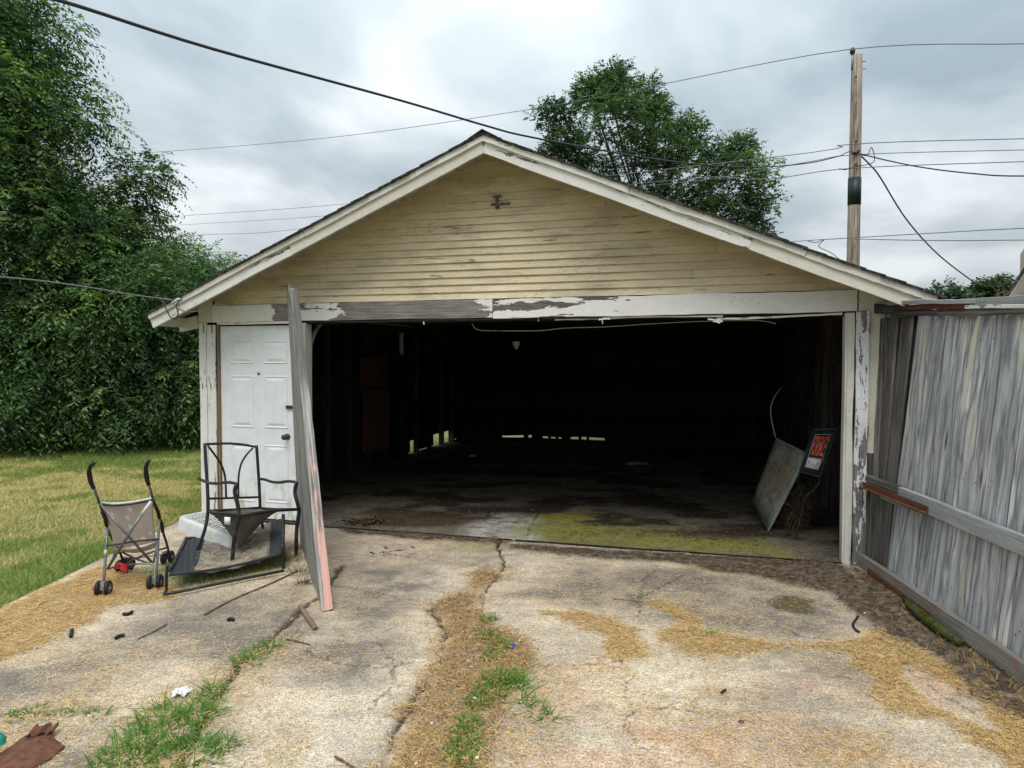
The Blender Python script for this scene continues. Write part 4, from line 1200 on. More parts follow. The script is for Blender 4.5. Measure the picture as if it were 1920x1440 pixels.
# the lower openings at the back are only slots
lb('sole_plate', M['in_frame'], (-HW + .05, DEP - .04, 0.05), (HW - .05, DEP - .04, 0.05), (0, 0, 1), 0.10, 0.04, n=8, jit=0.012)
lb('wall_patch', M['in_wood'], (-HW + .05, DEP - .025, 0.205), (HW - .05, DEP - .025, 0.195), (0, 0, 1), 0.12, 0.02, n=12, jit=0.010)
mk('back_gable', [(-3.2, DEP, 2.25), (3.2, DEP, 2.25), (3.2, DEP, roof(3.2) - .06), (0, DEP, RT - .06), (-3.2, DEP, roof(3.2) - .06), (-3.2, DEP + .02, 2.25), (3.2, DEP + .02, 2.25), (3.2, DEP + .02, roof(3.2) - .06), (0, DEP + .02, RT - .06), (-3.2, DEP + .02, roof(3.2) - .06)],
   [(0, 1, 2, 3, 4), (9, 8, 7, 6, 5), (0, 5, 6, 1), (1, 6, 7, 2), (2, 7, 8, 3), (3, 8, 9, 4), (4, 9, 5, 0)], M['in_wood'], g, local=True)
d = 0.55
while d < DEP - 0.1:
    for sd in (-1, 1):
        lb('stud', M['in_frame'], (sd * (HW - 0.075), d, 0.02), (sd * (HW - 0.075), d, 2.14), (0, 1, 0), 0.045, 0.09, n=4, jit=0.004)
    for sd in (-1, 1):
        lb('rafter', M['in_frame'], (sd * (HW - .05), d, roof(HW - .05) - .115), (sd * 0.03, d, roof(.03) - .115), (0, 0, 1), 0.10, 0.045, n=4)
    d += 0.61
for k in range(10):
    s = -2.9 + k * 0.62
    lb('stud', M['in_frame'], (s, DEP - 0.065, 0.1), (s, DEP - 0.065, 2.2), (1, 0, 0), 0.045, 0.08, n=4, jit=0.003)
for sd in (-1, 1):
    lb('top_plate', M['in_frame'], (sd * (HW - 0.08), 0.1, 2.17), (sd * (HW - 0.08), DEP, 2.17), (1, 0, 0), 0.10, 0.06, n=4)
for dd in (1.8, 4.2, 6.6):
    lb('ceiling_joist', M['in_frame'], (-HW + .05, dd, 2.28), (HW - .05, dd, 2.28), (0, 0, 1), 0.14, 0.045, n=4, jit=0.004)
lb('brace', M['in_frame'], (HW - 0.15, 0.15, 2.02), (HW - 0.16, 1.3, 2.12), (0, 0, 1), 0.09, 0.03, n=3)
# interior partition boards beside the door, plywood sheets
def ll(px, py, s):   # local point on the plane s = const
    o = GMI @ Vector((0, 0, CAMZ)); v = GMI.to_3x3() @ ray(px, py); t = (s - o.x) / v.x; return o + v * t
a = ll(676, 760, -3.12); b = ll(728, 760, -3.12)
ply_top = ll(676, 671, -3.12).z; ply_bot = ll(676, 852, -3.12).z
lb('plywood_sheet', M['in_ply'], (-3.12, (a.y + b.y) / 2, 1.245), (-3.12, (a.y + b.y) / 2, ply_top), (0, 1, 0), abs(b.y - a.y), 0.012, n=6, jit=0.006)
lb('plywood_sheet', M['in_ply'], (-3.11, (a.y + b.y) / 2 + .03, ply_bot), (-3.11, (a.y + b.y) / 2 + .03, 1.225), (0, 1, 0), abs(b.y - a.y), 0.012, n=6, jit=0.008)
a = ll(1444, 760, 3.12); b = ll(1409, 760, 3.12)
lb('plywood_sheet', M['in_ply'], (3.12, (a.y + b.y) / 2, 0.25), (3.12, (a.y + b.y) / 2, 1.80), (0, 1, 0), abs(b.y - a.y), 0.012, n=6, jit=0.008)
lb('hanging_board', M['in_frame'], (3.10, 1.35, 0.95), (3.10, 1.40, 1.62), (0, 1, 0), 0.11, 0.02, n=6, jit=0.008)
lb('hanging_board', M['in_frame'], (3.08, 0.95, 0.85), (3.10, 0.80, 1.18), (0, 1, 0), 0.13, 0.02, n=6, jit=0.01)
# door track at the left of the bay
tr = [(-1.955, 0.13, 0.62), (-1.955, 0.13, 1.2), (-1.955, 0.13, 1.62), (-1.955, 0.15, 1.74), (-1.95, 0.20, 1.85), (-1.945, 0.28, 1.94), (-1.94, 0.40, 2.00), (-1.93, 0.6, 2.03), (-1.93, 1.6, 2.06)]
tp = [WL(580, 800, .13), WL(580, 740, .13), WL(580.5, 690, .13), WL(581, 655, .13), WL(584, 638, .15), WL(590, 622, .18), WL(598, 610, .22), WL(610, 601, .3)]
tp = [Vector(p) for p in tp] + [tp[-1] + Vector((0.05, .5, 0.02)), tp[-1] + Vector((0.08, 2.2, 0.04))]
V, Fc = tube_vf(smooth_path(tp, 3), 0.03, 6, True, 0.45)
mk('door_track', V, Fc, M['track'], g, True, True)
# bulb holder, hanging strip, sagging inside wires
p = WL(968, 646, 2.4)
lathe('lamp_holder', [(0.045, 0.04), (0.052, 0.01), (0.04, -0.02), (0.022, -0.03), (0.02, -0.055), (0.01, -0.06)], M['ceramic'], g, (p.x, p.y, p.z), 'z')
p0, p1 = WL(753, 624, 1.7), WL(753, 664, 1.7)
lb('hanging_strip', M['track'], p0, p1, (1, 0, 0), 0.045, 0.02, n=3)
for pts, dd in (([(612, 610), (630, 628), (655, 650), (690, 668), (730, 670), (770, 664), (800, 650), (830, 640), (850, 625)], 1.6), ([(885, 606), (895, 618), (930, 620), (1010, 620), (1060, 615), (1130, 613), (1240, 606), (1330, 602), (1420, 601), (1455, 607)], 0.25)):
    tube('inside_wire', [WL(a, b, dd) for a, b in pts], 0.004, M['wire'] if dd > 1 else M['jamb'], g, 5, True, True, 4)

# ---- remains of a bracket in the gable
bk = thing('wall_bracket', 'small broken rusty light bracket left high in the cream gable', 'bracket', GL(*WL(932, 375, -.02)))
c = WL(932, 375, -.035)
def bb(name, x0, x1, z0, z1, y0, y1, mat): mk(name, [GL(*v) for v in box_vf((c.x + x0, y0, c.z + z0), (c.x + x1, y1, c.z + z1))[0]], box_vf((0, 0, 0), (1, 1, 1))[1], mat, bk)
bb('stem', -0.009, 0.007, -0.04, 0.04, -0.05, -0.02, M['stick'])
bb('top_arm', -0.045, 0.045, 0.032, 0.042, -0.06, -0.03, M['stick'])
bb('base_bar', -0.06, 0.12, -0.045, -0.028, -0.045, -0.02, M['fence_dark'])
bb('screw_tab', -0.018, 0.018, -0.075, -0.055, -0.032, -0.018, M['rust'])

# ---- garage floor: two slabs parted by the crack
fgx, fgy = np.meshgrid(np.arange(-HW + .01, HW - .01, 0.02), np.concatenate([np.arange(-0.035, 3.6, 0.02), np.arange(3.6, DEP + .05, 0.08)]))
Mx = np.array(GM)
FWX = fgx * Mx[0, 0] + fgy * Mx[0, 1] + Mx[0, 3]; FWY = fgx * Mx[1, 0] + fgy * Mx[1, 1] + Mx[1, 3]
ck = np.interp(FWY, [6.3, 6.45, 6.6, 6.9, 7.2, 8.0, 9.5, 14], [G(938, 1010).x, G(950, 1000).x, G(985, 985).x, G(990, 975).x, G(998, 958).x, .32, .55, 1.2])
fd = np.abs(FWX - ck - (fbm(FWX, FWY, 14, 3, 101) - .5) * 0.07)
fz = 0.014 + 0.006 * (fbm(FWX, FWY, 2, 3, 102) - .5) - 0.028 * np.clip(1 - fd / 0.018, 0, 1) * (FWY < 9)
n1 = fbm(FWX, FWY, 1.6, 5, 103); n2 = fbm(FWX, FWY, 7, 5, 104); n3 = fbm(FWX * .4, FWY, 9, 4, 105)
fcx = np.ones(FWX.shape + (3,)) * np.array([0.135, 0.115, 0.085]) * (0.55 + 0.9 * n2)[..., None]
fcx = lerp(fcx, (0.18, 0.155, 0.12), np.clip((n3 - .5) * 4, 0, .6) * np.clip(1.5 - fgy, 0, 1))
patch = np.clip((FWX - G(850, 1000).x) / .25, 0, 1) * np.clip((G(1010, 985).x + .1 - FWX) / .2, 0, 1) * np.clip((G(900, 968).y - FWY + .5 * (n1 - .5)) / .2, 0, 1)
fcx = lerp(fcx, (0.44, 0.42, 0.38), patch * np.clip(n2 * 2 - .2, 0, 1))
teal = np.clip(1 - np.hypot(FWX - G(900, 985).x, (FWY - G(900, 985).y) * .8) / .22, 0, 1)
fcx = lerp(fcx, (0.25, 0.36, 0.30), teal * .5 * np.clip(n2 * 3 - 1, 0, 1))
ms_ = np.zeros(FWX.shape)
for i, p in enumerate(MOSS): ms_ = np.maximum(ms_, pmask(p, FWX, FWY, 0.25, 0.16, i + 111))
ms_ = np.maximum(ms_, np.clip((FWX - ck) / .3, 0, 1) * np.clip(1.6 - fgy, 0, 1) * np.clip((n1 - .42) * 5, 0, 1) * np.clip((2.1 - fgx) / .8, 0, 1) * .6)
ms_ = ms_ * np.clip(0.3 + n2 * 1.5, 0, 1)
fcx = lerp(fcx, (0.205, 0.20, 0.04), ms_ * .85)
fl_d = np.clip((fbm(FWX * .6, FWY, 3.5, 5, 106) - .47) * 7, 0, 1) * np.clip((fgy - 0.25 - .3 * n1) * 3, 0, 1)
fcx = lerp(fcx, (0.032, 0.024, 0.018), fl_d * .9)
brown = np.clip(1 - np.hypot((FWX - G(790, 980).x) / .75, (FWY - G(790, 978).y) / .35), 0, 1)
fcx = lerp(fcx, (0.055, 0.032, 0.022), np.clip(brown * 2.5, 0, .85))
fcx = lerp(fcx, (0.02, 0.016, 0.012), np.clip(1 - fd / 0.013, 0, 1) * (FWY < 8.5))
fcx *= (0.8 + 0.4 * fbm(FWX, FWY, 28, 3, 107))[..., None]
cc_ = (FWX - ck); cfc = fc(cc_)
for m_ in (cfc <= 0, cfc > 0):
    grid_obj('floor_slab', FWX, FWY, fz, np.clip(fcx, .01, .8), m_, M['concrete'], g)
lb('slab_lip', M['in_frame'], (-2.0, -0.045, -0.006), (3.0, -0.045, -0.006), (0, 1, 0), 0.02, 0.028, n=60, jit=0.004)
NL = 26000
s_ = RNG.uniform(-3.1, 3.1, NL); d_ = RNG.random(NL) ** 1.3 * 3.4
wx = s_ * Mx[0, 0] + d_ * Mx[0, 1] + Mx[0, 3]; wy = s_ * Mx[1, 0] + d_ * Mx[1, 1] + Mx[1, 3]
kk = RNG.random(NL) < np.clip((fbm(wx * .6, wy, 3.5, 5, 106) - .42) * 5, 0.03, 1) * np.clip((d_ - .2) * 3, 0.05, 1)
wx, wy = wx[kk], wy[kk]; n = len(wx)
o = blade_mesh('floor_litter', np.stack([wx, wy, np.full(n, .02)], 1), lying(n), RNG.uniform(.008, .05, n), RNG.uniform(.003, .010, n), M['straw_dark'], np.clip(RNG.normal(.35, .3, n), 0, 1), .4)
tag(o, kind='stuff')

# ------------------------------------------------------------------ FENCE
FA, FB = Vector((2.86, 5.74, 0)), Vector((2.53, 2.55, 0))
FD = (FB - FA).normalized(); FN = Vector((-FD.y * -1, FD.x * -1, 0))   # outward normal, away from the drive
if FN.x < 0: FN = -FN
LEAN = 0.107
FUP = Vector((LEAN, 0, 1)).normalized()


def FP(t, h, off=0.0):
    """t metres along the fence from the garage, height, offset towards the drive"""
    return FA + FD * t + Vector((LEAN * min(1, .45 + .55 * max(t, 0) / .47) * h, 0, h)) - FN * off


def ftop(t):
    y = (FA + FD * t).y
    return 1.906 + .058 * (y - 4.02)


fence = thing('wooden_fence', 'tall leaning fence of silver-grey weathered boards with a rail across the middle', 'fence', FA)
t = 0.47; k = 0
rs = random.Random(11)
while t < 3.15:
    w = rs.uniform(0.125, 0.15)
    off = rs.choice([-0.007, 0.0, 0.007])
    board('fence_board', M['fence_light'], FP(t + w / 2, 0.11, off), FP(t + w / 2 + .006 * rs.uniform(-1, 1), ftop(t) + .015, off), FD, w - rs.uniform(0.004, 0.009), 0.018, parent=fence, n=8, jit=0.001, ch=0.004)
    if k: board('seam_shade_strip', M['fence_cap_dark'], FP(t, 0.11, -.020), FP(t, ftop(t) + .01, -.020), FD, .035, 0.012, parent=fence, n=4, jit=.0005)  # dark strip added behind each seam, standing in for shade in the gap
    t += w; k += 1
for (t0, w, o_) in ((0.0, .22, -.034), (0.16, .24, -.026), (0.32, .26, -.034)):
    board('fence_board', M['fence_dark'], FP(t0 + w / 2, 0.08, o_), FP(t0 + w / 2, ftop(0.2) + .01, o_), FD, w, 0.02, parent=fence, n=8)
L_ = 3.2
board('middle_rail', M['fence_rail'], FP(0.62, 0.695, .045), FP(L_, 0.705, .045), (0, 0, 1), 0.105, 0.038, parent=fence, n=12, jit=.002)
tag(board('middle_rail', M['fence_dark'], FP(-0.03, 0.70, .03), FP(0.70, 0.695, .03), (0, 0, 1), 0.10, 0.036, parent=fence, n=6, jit=.002), 'dark rail end beside the garage')
board('rail_splice', M['fence_rail'], FP(0.30, 0.625, .03), FP(0.95, 0.635, .03), (0, 0, 1), 0.035, 0.03, parent=fence, n=12, jit=.004)
V, Fc = [], []
def angle_iron(name, p, q, w, h, th, mat, parent):
    p, q = Vector(p), Vector(q)
    prof = [(0, 0), (-w, 0), (-w, th), (-th, th), (-th, h), (0, h)]
    V = [];
    for e in (p, q): V += [e + (-FN) * (-a_) + Vector((0, 0, b_)) for a_, b_ in prof]
    Fc = [(i, (i + 1) % 6, 6 + (i + 1) % 6, 6 + i) for i in range(6)] + [(5, 4, 3, 2, 1, 0), (6, 7, 8, 9, 10, 11)]
    return mk(name, V, Fc, mat, parent)
angle_iron('angle_iron', FP(0.02, 0.645, .058), FP(1.08, 0.655, .062), 0.035, 0.045, 0.006, M['rust'], fence)
board('bottom_board', M['fence_base'], FP(-0.02, 0.055, .035), FP(L_, 0.095, .035), (0, 0, 1), 0.105, 0.04, parent=fence, n=16, jit=.003)
nb_pts = [FP(.52 + .139 * i + .03 * (j % 2), h_, .0125) for i in range(19) for j, h_ in enumerate((.22, .25, .93, .97, 1.80))]
mbn = MB()
for q_ in nb_pts: mbn.add(*tube_vf([q_, q_ - FN * .003], .0035, 6))
mbn.build('nail_heads', M['rust'], fence)['kind'] = 'stuff'
# cap: grey top board, red strip, lower dark/grey pieces
def cap(t0, t1, dh0, dh1, hgt, off, mat, thick=.03, name='cap_board', **k):
    return board(name, mat, FP(t0, ftop(t0) + dh0, off), FP(t1, ftop(t1) + dh1, off), (0, 0, 1), hgt, thick, parent=fence, n=10, jit=.003, **k)
cap(0.02, 0.28, .075, .075, .075, .045, M['fence_cap_dark'], .06)
cap(0.18, 1.35, .118, .108, .030, .05, M['fence_rail'], .05)
cap(1.352, L_, .105, .10, .048, .05, M['fence_rail'], .04, jag=.03)
cap(0.28, 1.22, .082, .076, .038, .055, M['rust_red'], .03, 'cap_strip')
cap(1.20, L_, .070, .065, .024, .06, M['white_trim'], .012, jag=.03)
cap(0.22, 0.84, .038, .038, .045, .04, M['fence_cap_dark'], .03)
cap(0.842, L_, .040, .035, .042, .042, M['fence_dark'], .03)
# corner posts between garage and fence
cp = thing('fence_corner_post', 'brown-grey upright boards closing the gap between garage post and fence', 'post', GL(3.2, -.12, 0))
def cpb(x0, y0, x1, y1, dep, w, mat, name='post_board', n=8):
    board(name, mat, P(x0, y0, dep), P(x1, y1, dep - .0), (1, -.28, 0), w, 0.028, parent=cp, n=n, jit=.002)
cpb(1623, 1062, 1656, 590, 5.70, .155, M['fence_dark'])
cpb(1646, 905, 1661, 597, 5.655, .075, M['fence_dark'])
cpb(1631, 1055, 1640, 912, 5.68, .07, M['fence_dark'])
# iron and log at the foot
o = angle_iron('angle_iron', G(1622, 1078) + Vector((.02, 0, .004)), G(1742, 1168) + Vector((.02, 0, .004)), 0.045, 0.05, 0.006, M['rust'], None)
tag(o, 'rusty red angle iron lying on the ground along the foot of the fence', 'angle iron')
pts = [G(1698, 1126, .05), G(1730, 1155, .05), G(1770, 1185, .045), G(1803, 1207, .03)]
o = tube('mossy_log', pts, [.022, .032, .034, .02], M['moss_log'], None, 10, k=3); tag(o, 'short green mossy log on the soil under the fence board', 'log')

# ------------------------------------------------------------------ LEANING PANEL
lp = thing('leaning_plank', 'tall weathered grey timber with a pink painted edge leaning against the garage header', 'timber', G(605, 1150))
nb_ = G(604, 1146); nt = P(545, 543, 6.78)
fb_ = G(562, 1018); ft = P(537, 531, 6.95)
nb_.z = 0.0; fb_.z = 0.005
# wide grey side: three tapering planks, edges running foot to head
def tp_plank(u0, u1, seed):
    a = nb_.lerp(fb_, u0); b = nb_.lerp(fb_, u1); c_ = nt.lerp(ft, u1); d_ = nt.lerp(ft, u0)
    r_ = random.Random(seed); ph = r_.uniform(0, 6)
    V, Fc = plate_vf([a, b, c_, d_], 0.035, 2, 22, lambda u, v: Vector((0.003 * math.sin(ph + v * 9), 0.003 * math.sin(ph * 2 + v * 7), (0.02 * math.sin(u * 9 + ph) if v in (0.0, 1.0) else 0))))
    L = (d_ - a).length; X = (d_ - a).normalized(); Y = (b - a); Y = (Y - X * Y.dot(X)).normalized(); Z = X.cross(Y)
    Mx_ = Matrix.Identity(4)
    for q in range(3): Mx_[q][0], Mx_[q][1], Mx_[q][2], Mx_[q][3] = X[q], Y[q], Z[q], a[q]
    Mi = Mx_.inverted(); me = bpy.data.meshes.new('side_plank'); me.from_pydata([Mi @ v for v in V], [], Fc)
    o = finish('side_plank', me, M['panel_grey'], lp, False); o.matrix_local = pm(lp).inverted() @ Mx_
    return o
for i, (u0, u1) in enumerate([(0.0, 0.24), (0.248, 0.52), (0.528, 0.76), (0.768, 1.0)]): tp_plank(u0, u1, i + 1)
dirx = (nt - nb_).normalized()
eb = nb_ + Vector((0.030, 0.008, 0.0)); et = P(553.5, 545, 6.74)
board('edge_board', M['pink'], eb, et, (1, .25, 0), 0.078, 0.042, parent=lp, n=24, jit=.002, taper=0.72, jag=.012, seed=4)
tube('nail', [P(528, 537, 6.9), P(545, 537, 6.9)], .004, M['rust'], lp, 6)

# ------------------------------------------------------------------ LEFT-HAND JUNK: sling frame, grille cover, chair, stroller
lo = thing('sling_lounger', 'collapsed black tube lounger with grey mesh sling lying under the patio chair', 'lounger', G(330, 1110))
A = P(314, 1059, 5.04); B = G(313, 1109, .03); C = G(318, 1112.5, .03); D_ = G(532, 1070, .03); E = P(531, 1071, 5.62); Fp = P(529.5, 1024, 5.63)
tube('front_frame', [A, P(312, 1085, 5.03), P(312.5, 1107, 5.03), C, G(420, 1092, .03), G(480, 1080, .03), D_], .0115, M['black_metal'], lo, 8, k=5)
tube('front_post', [Fp, P(531, 1050, 5.63), P(531.5, 1073, 5.62)], .013, M['black_metal'], lo, 8, k=4)
tube('side_tube', [P(318, 1078, 5.06), P(400, 1068, 5.27), P(460, 1056, 5.43), P(529, 1038, 5.62)], .011, M['mesh_cloth'], lo, 8, k=4)
tube('rear_tube', [P(349, 1008, 6.0), P(333, 1040, 5.5), P(317, 1070, 5.07)], .011, M['black_metal'], lo, 8, k=4)
tube('rear_post', [P(531, 966, 6.30), P(531, 990, 6.1), P(530, 1024, 5.66)], .016, M['black_metal'], lo, 8, k=4)
tube('rear_rail', [P(349, 1009, 6.0), P(420, 1004, 6.2), P(500, 988, 6.3), P(531, 973, 6.30)], .011, M['black_metal'], lo, 8, k=4)
def quadm(name, c4, mat, parent, nu=10, nv=8, fn=None, t=.002): V, Fc = plate_vf(c4, t, nu, nv, fn); return mk(name, V, Fc, mat, parent, True)
fl, fr_, rr, rl = P(318, 1077, 5.06), P(529, 1038, 5.62), P(531, 972, 6.30), P(349, 1010, 6.02)
def lq(u, v): return (fl * (1 - u) + fr_ * u) * (1 - v) + (rl * (1 - u) + rr * u) * v
def sling_part(name, u0, u1, mat):
    def fn(u, v):
        uu = u0 + (u1 - u0) * u
        s_ = math.sin(math.pi * min(max(uu, 0), 1)) * (0.35 + 0.65 * math.sin(math.pi * min(v * 0.9 + .1, 1)))
        return Vector((0, 0, -0.085 * s_ + 0.006 * math.sin(u * 20 + v * 13)))
    quadm(name, [lq(u0, 0), lq(u1, 0), lq(u1, 1), lq(u0, 1)], mat, lo, 14, 12, fn)
sling_part('side_band', 0.0, 0.19, M['mesh_cloth']); sling_part('sling', 0.19, 0.87, M['dusty_cloth']); sling_part('side_band', 0.87, 1.0, M['mesh_cloth'])
# debris on the sling: straw
n = 900; uu = RNG.uniform(.2, .86, n); vv = RNG.uniform(.05, .9, n)
bs = np.array([list(lq(a_, b_) + Vector((0, 0, -0.085 * math.sin(math.pi * a_) * (0.35 + 0.65 * math.sin(math.pi * min(b_ * .9 + .1, 1))) + .010))) for a_, b_ in zip(uu, vv)])
o = blade_mesh('sling_straw', bs, lying(n), RNG.uniform(.02, .06, n), RNG.uniform(.0015, .003, n), M['straw'], np.clip(RNG.normal(.75, .2, n), 0, 1), .5, parent=None); tag(o, kind='stuff')

# grille cover
gc = thing('vent_cover', 'dirty white plastic grille cover with rounded corners tilted on the lounger', 'vent cover', P(400, 1000, 6.0))
cA, cD = P(329, 967, 6.15), P(440, 1010, 5.86)
cB = P(390, 948, 6.58); cC = cB + (cD - cA)
ex = (cD - cA); ey = (cB - cA); Lx, Ly = ex.length, ey.length; ex.normalize(); ey = (ey - ex * ey.dot(ex)).normalized(); ez = ex.cross(ey)
if ez.z < 0: ez = -ez
def rr_ring(w, h, r, n=5):
    pts = []
    for (cx0, cy0, a0) in ((w - r, r, -90), (w - r, h - r, 0), (r, h - r, 90), (r, r, 180)):
        for k in range(n + 1):
            a_ = R(a0 + 90 * k / n); pts.append((cx0 + r * math.cos(a_), cy0 + r * math.sin(a_)))
    return pts
V, Fc = [], []
o0 = cA
levels = [(0.0, -0.115, .07), (0.004, -0.02, .07), (0.012, -0.004, .065), (0.022, 0.0, .06), (0.045, 0.0, .04), (0.048, -0.010, .04)]
N_ = 24
for (ins, z, r_) in levels:
    for (x_, y_) in rr_ring(Lx - 2 * ins, Ly - 2 * ins, r_): V.append(o0 + ex * (x_ + ins) + ey * (y_ + ins) + ez * z)
nr = len(rr_ring(1, 1, .1))
for i in range(len(levels) - 1):
    for k in range(nr): Fc.append((i * nr + k, i * nr + (k + 1) % nr, (i + 1) * nr + (k + 1) % nr, (i + 1) * nr + k))
mk('cover_shell', V, Fc, M['white_plastic'], gc, True)
V, Fc = plate_vf([o0 + ex * .05 + ey * .05 + ez * -.0135, o0 + ex * (Lx - .05) + ey * .05 + ez * -.0135, o0 + ex * (Lx - .05) + ey * (Ly - .05) + ez * -.0135, o0 + ex * .05 + ey * (Ly - .05) + ez * -.0135], .004)
mk('slot_shade_sheet', V, Fc, M['slot_dark'], gc)  # dark sheet added close under the slats as painted slot shade
nsl = 10
for k in range(nsl):
    y_ = .052 + (Ly - .104) * (k + .5) / nsl
    board('slat', M['white_plastic'], o0 + ex * .046 + ey * y_ + ez * -.005, o0 + ex * (Lx - .046) + ey * y_ + ez * -.005, ey, (Ly - .1) / nsl * .45, .004, parent=gc, n=2, jit=.0006, ch=.001)
for k in range(7):
    x_ = .05 + (Lx - .1) * (k + .5) / 7
    board('cross_rib', M['white_plastic'], o0 + ex * x_ + ey * .05 + ez * -.0055, o0 + ex * x_ + ey * (Ly - .05) + ez * -.0055, ex, .010, .008, parent=gc, n=2, jit=.0006, ch=.001)

# patio chair
ch = thing('patio_chair', 'black metal patio chair with arched back and torn sagging brown seat', 'chair', G(460, 1045))
bm_ = M['black_metal']
def cdep(px, py, dp):
    # the four uprights: rear left, front left, front right, rear right (old depth -> true depth)
    return float(np.interp(dp, [5.86, 6.05, 6.18, 6.30, 6.50], [5.60, 5.72, 5.82, 5.98, 6.18]))
def ct(name, pts, r=.0125, k=5, right=False):
    if right: pts = [(a, b, float(np.interp(c, [6.03, 6.05, 6.5], [6.0, 6.01, 6.18]))) for a, b, c in pts]
    else: pts = [(a, b, cdep(a, b, c)) for a, b, c in pts]
    return tube(name, [P(*p) for p in pts], r, bm_, ch, 8, k=k)
ct('rear_leg', [(384, 831, 6.22), (386, 870, 6.20), (389, 915, 6.18), (390, 955, 6.16), (386, 985, 6.14), (378, 1012, 6.12), (368, 1037, 6.10)], .0145)
ct('rear_leg', [(481, 835, 6.52), (484, 880, 6.50), (486.5, 920, 6.49), (488, 955, 6.48), (492, 985, 6.52), (498, 1012, 6.58)], .0135)
ct('front_leg', [(444, 908, 5.86), (440.5, 918, 5.86), (441, 928, 5.86), (445, 943, 5.86), (447.5, 962, 5.87), (446, 978, 5.87), (442, 994, 5.87), (438.5, 1016, 5.87), (437, 1035, 5.88), (435, 1053, 5.88)], .0165)
ct('front_leg', [(556.5, 905, 6.05), (553.5, 915, 6.05), (553.5, 928, 6.05), (557.5, 943, 6.05), (560.5, 957, 6.05), (559.5, 968, 6.05), (557, 985, 6.05), (555.5, 1010, 6.04), (555, 1043, 6.03)], .0165, right=True)
ct('armrest', [(373, 897, 6.28), (382, 902, 6.20), (393, 905.5, 6.13), (406, 906.5, 6.05), (418, 905, 5.98), (430, 904.5, 5.92), (440, 906, 5.88), (444.5, 908, 5.86)], .0125)
ct('armrest', [(485, 898, 6.50), (496, 899, 6.42), (510, 903.5, 6.33), (524, 904.5, 6.22), (538, 902.5, 6.13), (549, 903, 6.07), (557, 905, 6.05)], .0125, right=True)
ct('back_top_rail', [(384, 833, 6.22), (405, 832, 6.29), (432, 831.5, 6.37), (458, 834, 6.45), (481, 838, 6.52)], .0105)
ct('back_bar', [(390, 836, 6.22), (402, 852, 6.26), (413, 868, 6.30), (420, 885, 6.32), (423, 905, 6.32), (424, 934, 6.31)], .009)
ct('back_bar', [(474, 840, 6.49), (462, 853, 6.45), (453, 868, 6.43), (448.5, 885, 6.41), (447, 905, 6.40), (447, 933, 6.39)], .009)
ct('back_lower_rail', [(390, 935, 6.17), (424, 934, 6.29), (455, 933, 6.39), (487, 932, 6.49)], .0095)
tube('front_rail', [P(447, 966, 5.605), P(480, 962, 5.72), P(520, 957, 5.87), P(560, 955, 6.0)], .0125, bm_, ch, 8)
ct('back_rail', [(390, 958, 6.16), (430, 956, 6.28), (488, 952, 6.48)], .0115)
ct('side_rail', [(390, 959, 6.16), (415, 962, 6.02), (447, 965, 5.87)], .012)
ct('side_rail', [(488, 953, 6.48), (520, 955, 6.27), (560, 955, 6.05)], .012, right=True)
# torn seat: hangs as a bag from left, front and back rails
s1, s2, s3, s4 = P(390, 960, 5.81), P(447, 966, 5.61), P(524, 959, 5.88), P(480, 954, 6.12)
low = P(446, 1021, 6.05)
def seatfn(u, v):
    # u from left rail to right, v from front to back
    f = (math.sin(math.pi * min(1, u * 1.15 + .0))) ** .8 if u < .87 else 0
    gq = math.sin(math.pi * (v * .9 + .05)) ** .7 if 0 < v < 1 else .12
    return Vector((0.0, 0, -0.30 * f * gq + .004 * math.sin(u * 15 + v * 22)))
V, Fc = plate_vf([s2, s3, s4, s1], .002, 18, 16, None)
V = list(V); W_ = 19
for j in range(17):
    for i in range(19):
        u, v = i / 18, j / 16
        # fold: depth is largest near the left third
        du = max(0, 1 - abs(u - 0.30) / (0.30 if u < .30 else .70)); dv = max(0, 1 - abs(v - .5) / .5)
        dep_ = 0.30 * (du ** .85) * (dv ** .6) if dv > 0 else 0
        off = Vector((0.02 * du * dv, 0, -dep_ + .004 * math.sin(u * 13 + v * 17)))
        for side in (0, 1):
            idx_ = side * 19 * 17 + j * 19 + i
            V[idx_] = V[idx_] + off
mk('seat_sling', V, Fc, M['seat_cloth'], ch, True)
quadm('care_tag', [P(420.5, 983, 5.60), P(431.5, 984, 5.60), P(432, 970, 5.60), P(421, 969, 5.60)], M['paper'], ch, 2, 2)

# stroller
st = thing('umbrella_stroller', 'folding umbrella stroller seen from behind with pale patterned seat and grey crossed tubes', 'stroller', G(240, 1100))
gm = M['grey_metal']
def sp(px, py, dep): return P(px, py, dep)
def stt(name, pts, r, mat, k=0, n=8): return tube(name, [P(*p) for p in pts], r, mat, st, n, k=k)
stt('handle', [(185.7, 941, 5.12), (180, 925, 5.10), (176, 915, 5.08)], .009, gm)
stt('grip', [(176, 916, 5.08), (171, 906, 5.06), (168, 898, 5.04), (166.7, 888, 5.02), (167.2, 882, 5.00), (170, 874, 4.98), (176, 868.5, 4.95)], .014, M['rubber'], 4)
stt('handle', [(285.8, 932, 5.18), (282, 918, 5.16), (279, 908, 5.14)], .009, gm)
stt('grip', [(279, 909, 5.14), (276, 901, 5.12), (273.5, 892, 5.10), (273, 883, 5.08), (274.5, 873, 5.06), (278.5, 864.5, 5.03)], .014, M['rubber'], 4)
for k in range(9):
    for (a_, b_) in (((171, 906, 5.06), (167, 884, 5.01)), ((276, 901, 5.12), (273.3, 880, 5.075))):
        u = k / 8; q = P(*a_).lerp(P(*b_), u); q2 = q + (P(*b_) - P(*a_)).normalized() * .003
        tube('grip_rib', [q, q2], .0165, M['rubber'], st, 8)
